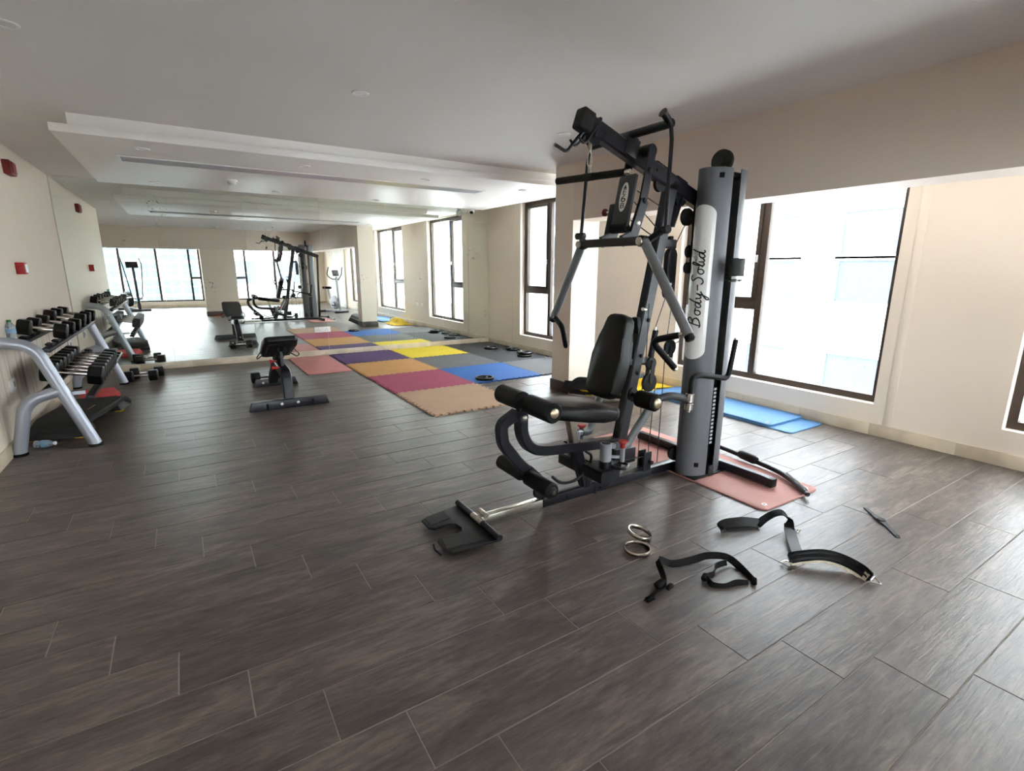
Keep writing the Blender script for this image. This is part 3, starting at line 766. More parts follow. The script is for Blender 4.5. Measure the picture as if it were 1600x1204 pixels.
# ------------------------------------------------------------------ dumbbell rack
rk = thing('dumbbell_rack', 'silver two-shelf dumbbell rack along the left wall', 'rack', (-0.95, 6.2, 0))
for y in (4.93, 7.46):
    nm = 'side_frame'
    f = MB().tube([(-1.15, y, 0.835), (-0.955, y, 0.795), (-0.71, y, 0.012)], 0.042, 16, 0.10, nb=8).build(nm, 'silver', rk)
    MB().tube([(-1.148, y, 0.012), (-1.06, y, 0.40), (-0.845, y, 0.455)], 0.042, 16, 0.11, nb=8).build('rear_leg', 'silver', f)
    for x in (-0.71, -1.148): MB().lathe([(0.050, 0.0), (0.050, 0.012), (0.044, 0.018)], (x, y, 0), (0, 0, 1), 20).build('rubber_foot', 'rubber', f)
for (x, z) in ((-1.08, 0.800), (-0.895, 0.764)):
    MB().box((x, 6.195, z - 0.012), (0.05, 2.47, 0.028), (0, tilt, 0), 0.004).build('shelf_rail', 'black', rk)
for (x, z) in ((-0.97, 0.437), (-0.70, 0.385)):
    MB().box((x, 6.195, z - 0.012), (0.05, 2.47, 0.028), (0, tilt, 0), 0.004).build('shelf_rail', 'black', rk)
for (xa, za, xb, zb) in ((-1.08, 0.81, -0.895, 0.774), (-0.97, 0.447, -0.70, 0.395)):
    for i in range(10):
        y = 5.12 + i * 0.24
        for (x, z) in ((xa, za), (xb, zb)):
            if za > 0.6 and i > 3: continue
            if za < 0.6 and i < 6: continue
            MB().box((x, y, z + 0.006), (0.045, 0.10, 0.016), (0, tilt, 0), 0.005).build('saddle', 'rubber', rk)
for y in (4.9675, 7.4225): MB().ab((-1.02, y - 0.0075, 0.405), (-0.72, y + 0.0075, 0.43)).build('shelf_bracket', 'silver', rk)

def bottle(label, loc, rot, capm, k=1.0):
    t = thing('water_bottle', label, 'bottle', loc); t.rotation_euler = rot; t.scale = (min(1, k * 1.3), min(1, k * 1.3), k)
    MB().lathe([(0.026, 0), (0.032, 0.006), (0.032, 0.05), (0.030, 0.055), (0.032, 0.06), (0.032, 0.13), (0.026, 0.155), (0.014, 0.18), (0.013, 0.19)], (0, 0, 0), (0, 0, 1), 20).build('body', 'bottle_pet', t, world=False)
    MB().lathe([(0.0328, 0.07), (0.0328, 0.115)], (0, 0, 0), (0, 0, 1), 20).build('wrapper', 'bottle_label', t, world=False)
    MB().lathe([(0.015, 0.186), (0.016, 0.19), (0.016, 0.206), (0.012, 0.21)], (0, 0, 0), (0, 0, 1), 16).build('cap', capm, t, world=False)
M['bottle_pet'] = mat('cloudy clear bottle', (205, 215, 222), 0.12); M['bottle_pet'].node_tree.nodes['Principled BSDF'].inputs['Transmission Weight'].default_value = 0.75
M['bottle_label'] = mat('blue bottle wrapper', (120, 160, 190), 0.4)
bottle('clear water bottle with green cap standing on the top shelf of the rack', (-1.105, 5.17, 0.823), (0, 0, 0), 'green', 0.7)
bottle('clear plastic bottle lying on the floor under the near end of the rack', (-1.09, 5.08, 0.03), (R(90), 0, R(72)), 'white', 0.66)

# step platforms (black deck, yellow feet)
def step(label, loc, rot, L=1.12, Wd=0.36, H=0.15):
    t = thing('step_platform', label, 'step', loc); t.rotation_euler = rot
    n = 20; poly = []
    # outline in plan, waisted oblong
    for k in range(n + 1):
        y = -L / 2 + L * k / n; poly.append((Wd / 2 * (0.72 + 0.28 * math.cos(y / L * 2.4)) , y))
    for k in range(n, -1, -1):
        y = -L / 2 + L * k / n; poly.append((-Wd / 2 * (0.72 + 0.28 * math.cos(y / L * 2.4)), y))
    b = MB()
    def zt(y): return H - 0.02 - 0.55 * H * max(0, (abs(y) / (L / 2) - 0.55) / 0.45) ** 2
    lo, hi = [], []
    rings = []
    for k in range(n + 1):
        y = -L / 2 + L * k / n; w = Wd / 2 * (0.72 + 0.28 * math.cos(y / L * 2.4)); z = zt(y)
        rings.append([b.bm.verts.new(p) for p in ((-w, y, z - 0.035), (w, y, z - 0.035), (w, y, z - 0.004), (w - 0.012, y, z + 0.006), (-w + 0.012, y, z + 0.006), (-w, y, z - 0.004))])
    b._faces(rings); b.build('deck', 'deck', t, world=False)
    for s in (-1, 1):
        y = s * L * 0.36
        MB().prism([(-Wd * 0.42, 0.004), (Wd * 0.42, 0.004), (Wd * 0.36, zt(y) - 0.03), (-Wd * 0.36, zt(y) - 0.03)], y - 0.13, y + 0.13, lambda a, c, d: (a, d, c), 0.006).build('foot', 'blackm', t, world=False)
        for q in (-1, 1):
            MB().ab((q * Wd * 0.36 - 0.03, y - 0.135 , 0.0), (q * Wd * 0.36 + 0.03, y - 0.06, 0.006), 0.002).build('grip_pad', 'yellowtag', t, world=False)
    MB().box((Wd * 0.18, -0.05, zt(0) + 0.0066), (0.008, 0.16, 0.0012)).build('tread_stripe', 'orange', t, world=False)
    return t
step('black step platform with yellow grip pads under the dumbbell rack', (-0.87, 5.78, 0), (0, 0, R(-13)), 1.15, 0.42, 0.15)
step('black step platform with yellow grip pads leaning by the pillar foot', (3.54, 3.93, 0.066), (0, R(24), R(33)), 0.56, 0.32, 0.16)

def folded(name, label, loc, rz, L, W, layers, m):
    o = MB()
    for i in range(layers):
        o.prism(round_rect(-L / 2 + 0.01 * (i % 2), -W / 2, L / 2 - 0.012 * i, W / 2, 0.012, 3), 0.001 + i * 0.0165, 0.001 + i * 0.0165 + 0.0155, None, 0.003)
    o.ring((-L / 2, 0, 0.012), 0.0005, 0.0004)
    o = o.build(name, m); o.location = loc; o.rotation_euler = (0, 0, rz)
    return tag(o, label, 'mat')
folded('folded_mat', 'folded red foam mat under the far half of the dumbbell rack', (-0.86, 6.72, 0), R(8), 0.34, 0.50, 4, 'redmat')

# ------------------------------------------------------------------ adjustable bench
bn = thing('weight_bench', 'black adjustable bench with raised backrest and red pins', 'bench', (0.77, 5.9, 0))
def endfoot(x0, x1, y, h, name):
    return MB().prism([(x0, 0.002), (x1, 0.002), (x1 - 0.03, h), (x0 + 0.03, h)], y - 0.035, y + 0.035, lambda a, b_, c: (a, c, b_), 0.004).build(name, 'black', bn)
f1 = endfoot(0.40, 1.14, 5.34, 0.085, 'front_foot'); f2 = endfoot(0.56, 1.04, 6.47, 0.085, 'rear_foot')
for x in (0.69, 0.84):
    MB().lathe([(0.014, 0), (0.014, 0.006), (0.008, 0.009)], (x, 5.305, 0.048), (0, -1, 0), 12).build('bolt', 'steel', f1)
for x in (0.56, 0.98):
    MB().lathe([(0.030, -0.012), (0.034, -0.008), (0.034, 0.008), (0.030, 0.012)], (x, 5.30, 0.035), (1, 0, 0), 18).build('wheel', 'rubber', f1)
for x in (0.66, 0.80): MB().lathe([(0.013, 0), (0.013, 0.006), (0.008, 0.009)], (x, 6.435, 0.048), (0, -1, 0), 12).build('bolt', 'steel', f2)
MB().bar([(0.765, 5.36, 0.085), (0.765, 5.40, 0.33), (0.765, 5.95, 0.36), (0.765, 6.44, 0.07)], 0.095, 0.08, (1, 0, 0), 0.06).build('spine', 'black', bn)
MB().bar([(0.765, 6.04, 0.30), (0.765, 5.98, 0.43)], 0.06, 0.06, (1, 0, 0)).build('seat_post', 'black', bn)
for x in (0.735, 0.795): MB().bar([(x, 5.93, 0.38), (x, 5.50, 0.555)], 0.018, 0.05, (1, 0, 0)).build('back_support', 'black', bn)
MB().bar([(0.765, 5.60, 0.52), (0.765, 5.58, 0.36)], 0.03, 0.035, (1, 0, 0)).build('adjust_strut', 'black', bn)
for (y, z) in ((5.66, 0.42), (5.52, 0.375)):
    MB().tube([(0.73, y, z), (0.685, y, z)], 0.008, 10).tube([(0.685, y, z), (0.66, y, z)], [0.016, 0.02], 14).build('pull_pin', 'red', bn)
def padbox(name, c, s, rx, parent, bev=0.022):
    return MB().box(c, s, (rx, 0, 0), bev, 4).build(name, 'pad', parent)
bp_ = MB(); ang = math.atan2(0.70 - 0.50, 5.28 - 5.98)
a0 = V((0.745, 5.90, 0.425)); a1 = V((0.745, 5.30, 0.665)); dvec = (a1 - a0); Ln = dvec.length; dn = dvec.normalized(); nn = V((1, 0, 0)).cross(dn); nn = -nn if nn.z < 0 else nn
poly = [(-0.10, 0), (0.10, 0), (0.155, 0.16), (0.16, Ln * 0.7), (0.15, Ln - 0.03), (0.12, Ln), (-0.12, Ln), (-0.15, Ln - 0.03), (-0.16, Ln * 0.7), (-0.155, 0.16)]
bk = MB().prism(poly, 0.0, 0.055, lambda a, b_, c: tuple(a0 + V((1, 0, 0)) * a + dn * b_ + nn * c), 0.014).build('backrest', 'pad', bn)
MB().prism([(-0.11, 0.06), (0.11, 0.06), (0.11, Ln - 0.1), (-0.11, Ln - 0.1)], -0.008, 0.0, lambda a, b_, c: tuple(a0 + V((1, 0, 0)) * a + dn * b_ + nn * c)).build('back_board', 'blackm', bk)
st_ = MB().prism([(-0.14, 0), (0.14, 0), (0.10, 0.30), (0.07, 0.33), (-0.07, 0.33), (-0.10, 0.30)], 0, 0.055, lambda a, b_, c: (0.765 + a, 5.95 + b_ * 0.98, 0.42 + b_ * 0.12 + c), 0.014).build('seat', 'pad', bn)
for s in (-1, 1):
    MB().tube([(0.745 + s * 0.15, 5.62, 0.545), (0.745 + s * 0.20, 5.62, 0.48), (0.745 + s * 0.19, 5.72, 0.44), (0.745 + s * 0.12, 5.75, 0.490)], 0.006, 8, 0.03).build('side_handle', 'black', bn)

# ------------------------------------------------------------------ multi-station weight machine
Y0 = 2.215
gm = thing('weight_machine', 'black and grey multi-station weight machine in the middle of the floor', 'gym machine', (2.2, Y0, 0))
def P(x, d, z): return V((x, Y0 - d, z))      # d towards the camera side
# base
rail = MB().ab((1.60, Y0 - 0.026, 0.0115), (2.98, Y0 + 0.026, 0.068), 0.003).build('base_rail', 'black', gm)
for x in (1.78, 2.04, 2.10, 2.5): MB().lathe([(0.011, 0), (0.011, 0.006), (0.006, 0.010)], (x, Y0 - 0.026, 0.036), (0, -1, 0), 6).build('bolt', 'blackm', rail)
MB().ab((1.99, Y0 - 0.0285, 0.004), (2.005, Y0 + 0.0285, 0.0685), 0.001).build('clamp_plate', 'black', rail)
MB().ab((1.20, Y0 - 0.0235, 0.012), (1.605, Y0 + 0.0235, 0.060), 0.003).build('chrome_rail', 'steel', gm)
MB().bar([(3.0, Y0 + 0.55, 0.041), (3.0, Y0 + 0.5, 0.043), (3.0, Y0 - 0.5, 0.043), (3.0, Y0 - 0.545, 0.040)], 0.055, 0.056, (1, 0, 0)).build('cross_base', 'black', gm)
for s in (-1, 1): MB().box((3.0, Y0 + s * 0.56, 0.041), (0.058, 0.03, 0.058), None, 0.008).build('end_cap', 'rubber', gm)
# foot plate
fp = MB()
o_ = [(1.195, 1.985), (1.19, 2.445), (0.985, 2.405), (0.935, 2.38), (0.935, 2.285), (0.96, 2.26), (1.04, 2.27), (1.075, 2.25), (1.085, 2.20), (1.07, 2.16), (1.03, 2.145), (0.945, 2.165), (0.92, 2.14), (0.91, 2.05), (0.94, 2.01)]
fpl = fp.prism(list(reversed(o_)), 0.022, 0.034, None, 0.002).build('foot_plate', 'blackm', gm)
MB().prism([(0.955, 2.295), (1.075, 2.315), (1.075, 2.405), (0.955, 2.375)], 0.034, 0.0375).build('grip_pad', 'deck', fpl)
MB().prism([(0.93, 2.045), (1.12, 2.02), (1.12, 2.115), (0.945, 2.135)], 0.034, 0.0375).build('grip_pad', 'deck', fpl)
MB().tube([(0.895, 2.13, 0.024), (0.885, 2.09, 0.018), (0.895, 2.045, 0.012)], 0.005, 8).build('edge_strip', 'blackm', fpl)
MB().ab((1.12, 2.05, 0.003), (1.19, 2.40, 0.022), 0.002).build('plate_foot', 'blackm', fpl)
MB().cyl((1.185, 1.975, 0.046), (1.185, 2.155, 0.046), 0.0165, 18, 0.002).cyl((1.185, 2.265, 0.046), (1.185, 2.45, 0.046), 0.0165, 18, 0.002).build('cross_tube', 'black', fpl)
MB().cyl((1.185, 2.155, 0.046), (1.185, 2.265, 0.046), 0.0172, 18).build('tube_sleeve', 'steel', fpl)
MB().cyl((1.215, 2.165, 0.075), (1.215, 2.245, 0.075), 0.015, 16, 0.002).build('lock_tube', 'steel', fpl)
# upright and top beam
UB, UT = V((2.153, Y0, 0.066)), V((2.509, Y0, 1.835))
def up_at(z): return UB + (UT - UB) * ((z - UB.z) / (UT.z - UB.z))
upr = MB().bar([UB, UT], 0.06, 0.082, (0, 1, 0)).build('upright', 'black', gm)
for z in (0.565, 0.73, 0.835, 1.05, 1.6):
    q = up_at(z); MB().lathe([(0.013, 0), (0.013, 0.008), (0.007, 0.013)], (q.x + 0.01, Y0 - 0.030, z), (0, -1, 0), 6).build('bolt', 'blackm', upr)
q = up_at(1.115); MB().cyl(q + V((-0.03, -0.028, 0)), q + V((-0.075, -0.05, 0.005)), 0.012, 12, 0.003).build('adjust_pin', 'chrome', upr)
q = up_at(1.02); MB().box(q + V((-0.05, 0, 0)), (0.03, 0.05, 0.10), (0, R(-11), 0), 0.006).build('cable_guard', 'blackm', upr)
BF, BR = V((1.85, Y0, 2.083)), V((3.06, Y0, 1.655))
def bm_at(x): return BF + (BR - BF) * ((x - BF.x) / (BR.x - BF.x))
bang = math.atan2(-(BR.z - BF.z), BR.x - BF.x)
bm_ = MB().bar([BF, BR], 0.06, 0.088, (0, 1, 0)).build('top_beam', 'black', gm)
q = bm_at(1.835)
MB().box(q, (0.085, 0.074, 0.105), (0, bang, 0), 0.012, 3).build('end_cap', 'blackm', bm_)
MB().box(bm_at(1.905), (0.016, 0.070, 0.100), (0, bang, 0), 0.002).build('collar_plate', 'black', bm_)
for x in (1.96, 2.36, 2.52, 2.6):
    q = bm_at(x); MB().lathe([(0.011, 0), (0.011, 0.007), (0.006, 0.011)], (q.x, Y0 - 0.030, q.z), (0, -1, 0), 6).build('bolt', 'blackm', bm_)
for x, r_ in ((2.42, 0.045), (2.60, 0.05), (1.90, 0.042)):
    q = bm_at(x) + V((0, 0, -0.045))
    MB().lathe([(r_, -0.012), (r_ - 0.008, 0), (r_, 0.012)], q, (0, 1, 0), 24).build('pulley', 'blackm', bm_)
for x, z1 in ((2.42, 0.05), (2.60, 0.052)):
    q = bm_at(x); MB().box(q + V((0, 0, 0.05)), (0.11, 0.028, 0.03), (0, bang, 0), 0.012).build('pulley_cover', 'blackm', bm_)
MB().bar([(2.60, Y0, 1.775), (2.535, Y0, 1.60)], 0.058, 0.012, (0, 1, 0)).build('gusset', 'black', gm)
# rear post
MB().bar([BR + V((0.015, 0, -0.02)), (3.02, Y0, 0.065)], 0.05, 0.05, (0, 1, 0)).build('rear_post', 'black', gm)
MB().cyl(P(3.065, 0.035, 1.655), P(3.065, -0.035, 1.655), 0.045, 20, 0.006).build('joint_cap', 'blackm', gm)
# bar hooks at the front of the beam
hk = MB()
for d in (-0.036, 0.036):
    hk.tube([P(1.895, d, 2.07), P(1.85, d, 2.012), P(1.83, d, 1.985), P(1.80, d, 1.972), P(1.775, d, 2.0)], 0.0065, 8, 0.02)
hk.tube([P(1.845, 0.0, 2.05), P(1.795, 0.0, 2.006), P(1.735, 0.0, 1.938), P(1.715, 0.0, 1.932), P(1.652, 0.0, 1.955)], 0.0085, 8, 0.015)
hk.build('bar_hook', 'black', gm)
# snap link and hanging lat bar (things of their own)
sl = thing('chain_link', 'steel snap link hanging from the front of the machine beam', 'chain', P(1.879, 0, 1.975))
b = MB(); b.tube([P(1.88, 0, 2.0), P(1.88, 0, 1.955)], 0.010, 10); b.build('cable_end', 'steel', sl)
b = MB(); b.tube([P(1.88, 0, 1.955), P(1.868, 0, 1.935), P(1.866, 0, 1.885), P(1.88, 0, 1.872), P(1.894, 0, 1.885), P(1.892, 0, 1.935), P(1.88, 0, 1.955)], 0.0035, 8, 0.01); b.build('snap_hook', 'steel', sl)
b = MB(); b.tube([P(1.88, 0, 1.876), P(1.88, 0, 1.836)], 0.009, 10); b.build('eye', 'steel', sl)
lb = thing('lat_bar', 'short straight black pull bar hanging from the chain', 'bar', P(1.88, 0, 1.83))
MB().cyl(P(1.905, 0.245, 1.815), P(1.855, -0.245, 1.832), 0.019, 16, 0.003).build('grip', 'foam', lb)
MB().cyl(P(1.908, 0.275, 1.814), P(1.905, 0.245, 1.815), 0.014, 14, 0.002).build('end_tip', 'chrome', lb)
MB().cyl(P(1.884, 0.035, 1.8225), P(1.876, -0.035, 1.8245), 0.0205, 16, 0.002).build('swivel', 'blackm', lb)
# press arm assembly
pa = MB()
for d in (0.082, -0.082):
    pa.bar([P(2.255, d, 1.985), P(2.20, d, 1.70)], 0.012, 0.055, (0, 1, 0))
    pa.bar([P(2.21, d, 1.72), P(2.14, d, 1.53), P(2.06, d, 1.50)], 0.022, 0.062, (0, 1, 0))
pp = pa.build('press_bracket', 'black', gm)
MB().cyl(P(2.255, 0.088, 1.985), P(2.255, -0.088, 1.985), 0.034, 20, 0.004).build('pivot_hub', 'blackm', pp)
for x, z, m_ in ((2.235, 1.88, 'blackm'), (2.205, 1.72, 'blackm'), (2.165, 1.60, 'steel')):
    MB().lathe([(0.016, 0), (0.016, 0.008), (0.008, 0.013)], P(x, 0.088, z), (0, -1, 0), 14).build('bolt', m_, pp)
cg = MB().prism([(-0.066, 0.0), (0.066, 0.0), (0.066, 0.275), (0.05, 0.285), (-0.05, 0.285), (-0.066, 0.275)], 0, 0.018,
    lambda a, b_, c: (2.125 + b_ * 0.19 - c * 0.98, Y0 + a, 1.585 + b_ * 0.98 - c * 0.19), 0.004).build('cover_plate', 'shell_dark', pp)
def on_cover(a, b_, c): return V((2.125 + b_ * 0.19 - c * 0.98, Y0 + a, 1.585 + b_ * 0.98 - c * 0.19))
ov = [(0.031 * math.cos(2 * PI * k / 28), 0.165 + 0.080 * math.sin(2 * PI * k / 28)) for k in range(28)]
em = MB().prism(ov, 0.0182, 0.0205, lambda a, b_, c: tuple(on_cover(a, b_, c))).build('emblem', 'decal', cg)
MB().cyl(P(2.115, 0.062, 1.575), P(2.115, -0.062, 1.575), 0.028, 18, 0.006).build('stop_pad', 'foam', pp)
MB().cyl(P(2.175, -0.082, 1.66), P(2.165, -0.165, 1.675), 0.010, 12).build('pin_shaft', 'chrome', pp)
MB().cyl(P(2.165, -0.165, 1.675), P(2.162, -0.188, 1.677), 0.022, 16, 0.005).build('pin_knob', 'darkred', pp)
MB().box(P(2.168, -0.112, 1.62), (0.06, 0.045, 0.19), (0, R(12), 0), 0.004).build('pin_block', 'black', pp)
MB().bar([P(2.056, 0.225, 1.496), P(2.056, -0.225, 1.496)], 0.05, 0.045, (1, 0, 0)).build('cross_member', 'black', gm)
for s in (1, -1):
    nm = s
    hub = MB().cyl(P(2.056, s * 0.218, 1.496), P(2.056, s * 0.262, 1.49), 0.030, 20, 0.004).build('pivot_hub', 'black', gm)
    MB().cyl(P(2.028, s * 0.245, 1.493), P(2.016, s * 0.245, 1.492), 0.021, 16, 0.003).build('hub_cap', 'steel', hub)
    arm = MB().tube([P(2.058, s * 0.25, 1.492), P(2.085, s * 0.555, 1.035)], 0.0255, 18).build('press_arm', 'grey_tube', gm)
    MB().cyl(P(2.0848, s * 0.553, 1.038), P(2.0865, s * 0.573, 1.008), 0.0258, 18, 0.008).build('arm_cap', 'blackm', arm)
    MB().tube([P(2.08, s * 0.545, 1.045), P(2.068, s * 0.505, 1.028)], 0.013, 12).build('handle_stub', 'chrome', arm)
    MB().tube([P(2.068, s * 0.51, 1.03), P(2.02, s * 0.375, 0.990), P(2.118, s * 0.457, 0.85)], 0.0175, 14, 0.05).build('grip', 'foam', arm)
    MB().cyl(P(2.118, s * 0.457, 0.85), P(2.123, s * 0.462, 0.838), 0.015, 14, 0.003).build('grip_end', 'chrome', arm)
    # linkage rod
    MB().tube([P(2.143, s * 0.300, 2.058), P(2.136, s * 0.318, 1.98), P(2.117, s * 0.333, 1.565)], 0.0105, 12, 0.015).build('link_rod', 'black', gm)
    MB().cyl(P(2.12, s * 0.305, 1.548), P(2.105, s * 0.365, 1.548), 0.020, 14, 0.003).build('rod_end', 'blackm', gm)
    MB().bar([P(2.08, s * 0.262, 1.50), P(2.112, s * 0.33, 1.55)], 0.03, 0.03, (1, 0, 0)).build('link_lug', 'black', gm)
MB().cyl(P(2.143, 0.31, 2.058), P(2.143, -0.31, 2.058), 0.022, 18, 0.003).build('pull_tube', 'black', gm)
for s in (1, -1):
    MB().tube([P(2.143, s * 0.295, 2.058), P(2.10, s * 0.295, 2.092), P(2.085, s * 0.295, 2.100)], [0.018, 0.018, 0.024], 14).build('tube_stop', 'black', gm)
MB().box(bm_at(2.15) + V((0, 0, 0.055)), (0.08, 0.075, 0.05), (0, bang, 0), 0.004).box(bm_at(2.15) + V((0, -0.036, 0.02)), (0.09, 0.010, 0.10), (0, bang, 0), 0.004).box(bm_at(2.15) + V((0, 0.036, 0.02)), (0.09, 0.010, 0.10), (0, bang, 0), 0.004).build('tube_clamp', 'black', gm)
# back pad
bp0, bp1 = V((2.045, Y0, 0.60)), V((2.185, Y0, 1.085)); dn = (bp1 - bp0).normalized(); fnv = V((-dn.z, 0, dn.x)); Lb = (bp1 - bp0).length
pol = [(0.05, 0), (0.085, 0.012), (0.115, 0.04), (0.128, 0.14), (0.122, 0.25), (0.100, 0.36), (0.086, Lb - 0.055), (0.076, Lb - 0.026), (0.056, Lb - 0.007), (0.03, Lb)]
pol = pol + [(-a, b_) for a, b_ in reversed(pol)]
bkp = MB().prism(pol, -0.030, 0.060, lambda a, b_, c: tuple(bp0 + V((0, 1, 0)) * a + dn * b_ + fnv * c), 0.018).build('back_pad', 'pad', gm)
MB().bar([up_at(0.80) + V((-0.03, 0, 0)), (2.10, Y0, 0.80)], 0.04, 0.04, (0, 1, 0)).build('pad_bracket', 'black', gm)
# seat
sp0, sp1 = V((1.56, Y0, 0.605)), V((2.055, Y0, 0.535)); sd = (sp1 - sp0).normalized(); sn = V((-sd.z, 0, sd.x)); sn = sn if sn.z > 0 else -sn; Ls = (sp1 - sp0).length
pol = [(0.06, 0), (0.10, 0.015), (0.125, 0.06), (0.165, 0.24), (0.178, 0.36), (0.172, Ls - 0.04), (0.14, Ls)]
pol = pol + [(-a, b_) for a, b_ in reversed(pol)]
seat = MB().prism(pol, -0.045, 0.035, lambda a, b_, c: tuple(sp0 + V((0, 1, 0)) * a + sd * b_ + sn * c), 0.026).build('seat', 'pad', gm)
MB().bar([(1.795, Y0, 0.53), (1.845, Y0, 0.33)], 0.046, 0.05, (0, 1, 0)).build('seat_post', 'steel', gm)
sv = MB().bar([(1.838, Y0, 0.355), (1.935, Y0, 0.066)], 0.056, 0.066, (0, 1, 0)).build('post_sleeve', 'black', gm)
MB().tube([(1.80, Y0, 0.335), (1.765, Y0, 0.36)], [0.012, 0.02], 12).build('seat_knob', 'blackm', sv)
# seat tube and leg developer
MB().bar([(1.462, Y0, 0.60), (1.462, Y0, 0.47), (1.52, Y0, 0.378), (1.62, Y0, 0.352), (2.19, Y0, 0.300)], 0.072, 0.056, (0, 1, 0), 0.09, 5).build('seat_tube', 'black', gm)
lg = MB().bar([(1.43, Y0, 0.595), (1.335, Y0, 0.545), (1.345, Y0, 0.44), (1.44, Y0, 0.315), (1.53, Y0, 0.225)], 0.05, 0.06, (0, 1, 0), 0.03, 3).build('leg_lever', 'black', gm)
MB().cyl(P(1.455, 0.042, 0.575), P(1.455, -0.042, 0.575), 0.03, 18, 0.004).build('pivot', 'black', lg)
MB().lathe([(0.015, 0), (0.015, 0.006), (0.007, 0.01)], P(1.455, 0.042, 0.575), (0, -1, 0), 14).build('bolt', 'steel', lg)
MB().prism([(-0.034, 0), (0.034, 0), (0.034, 0.20), (-0.034, 0.20)], -0.034, 0.034, lambda a, b_, c: tuple(V((1.50, Y0 + c, 0.255)) + V((0.70, 0, -0.71)) * b_ + V((0.71, 0, 0.70)) * a), 0.004).build('lever_sleeve', 'black', lg)
MB().bar([(1.455, Y0, 0.59), (1.49, Y0, 0.645)], 0.05, 0.05, (0, 1, 0)).build('roller_bracket', 'black', gm)
MB().cyl(P(1.493, 0.262, 0.646), P(1.493, -0.262, 0.646), 0.013, 12).build('roller_shaft', 'chrome', gm)
MB().cyl(P(1.493, 0.27, 0.226), P(1.493, -0.27, 0.226), 0.013, 12).build('roller_shaft', 'chrome', gm)
for z, x in ((0.646, 1.493), (0.226, 1.493)):
    for s in (1, -1):
        r_ = 0.054 if z > 0.5 else 0.044
        f = MB().cyl(P(x, s * 0.03, z), P(x, s * 0.255, z), r_, 24, 0.007).build('foam_roller', 'foam', gm)
        MB().lathe([(0.026, 0), (0.026, 0.004), (0.018, 0.010), (0.006, 0.013)], P(x, s * 0.255, z), (0, -s, 0), 18).build('roller_cap', 'brass' if z > 0.5 else 'blackm', f)
MB().box(P(1.60, 0, 0.165), (0.085, 0.075, 0.05), (0, R(45), 0), 0.006).build('cable_bracket', 'black', gm)
def pulley(c, r_, ax=(0, 1, 0), w=0.012, nm='pulley', cheek=None):
    c = V(c); a = V(ax)
    p = MB().lathe([(r_ * 0.3, -w - 0.003), (r_ * 0.85, -w), (r_, -w * 0.8), (r_ - 0.008, 0), (r_, w * 0.8), (r_ * 0.85, w), (r_ * 0.3, w + 0.003)], c, ax, 28).build(nm, 'blackm', gm)
    MB().lathe([(0.010, -w - 0.010), (0.010, w + 0.010)], c, ax, 12).build('axle', 'black', p)
    return p
pulley(P(1.935, 0.0, 0.115), 0.052); MB().ab(P(1.915, 0.030, 0.06), P(1.955, 0.022, 0.135), 0.002).build('pulley_bracket', 'black', gm)
pulley(P(1.60, 0, 0.105), 0.047); MB().bar([P(1.60, 0.022, 0.10), P(1.64, 0.022, 0.16)], 0.008, 0.05, (0, 1, 0)).build('pulley_bracket', 'black', gm)
# low cable, loose loop, snap hook lying on the floor
MB().tube([P(1.55, 0, 0.062), P(1.45, -0.04, 0.02), P(1.36, -0.09, 0.008)], 0.0045, 8, 0.05).build('low_cable', 'steel', gm)
MB().tube([P(1.66, 0.03, 0.19), P(1.72, 0.035, 0.135), P(1.83, 0.04, 0.13), P(1.93, 0.04, 0.20), P(1.945, 0.04, 0.27), P(1.9, 0.035, 0.30)], 0.009, 8, 0.06).build('loose_cable', 'cable', gm)
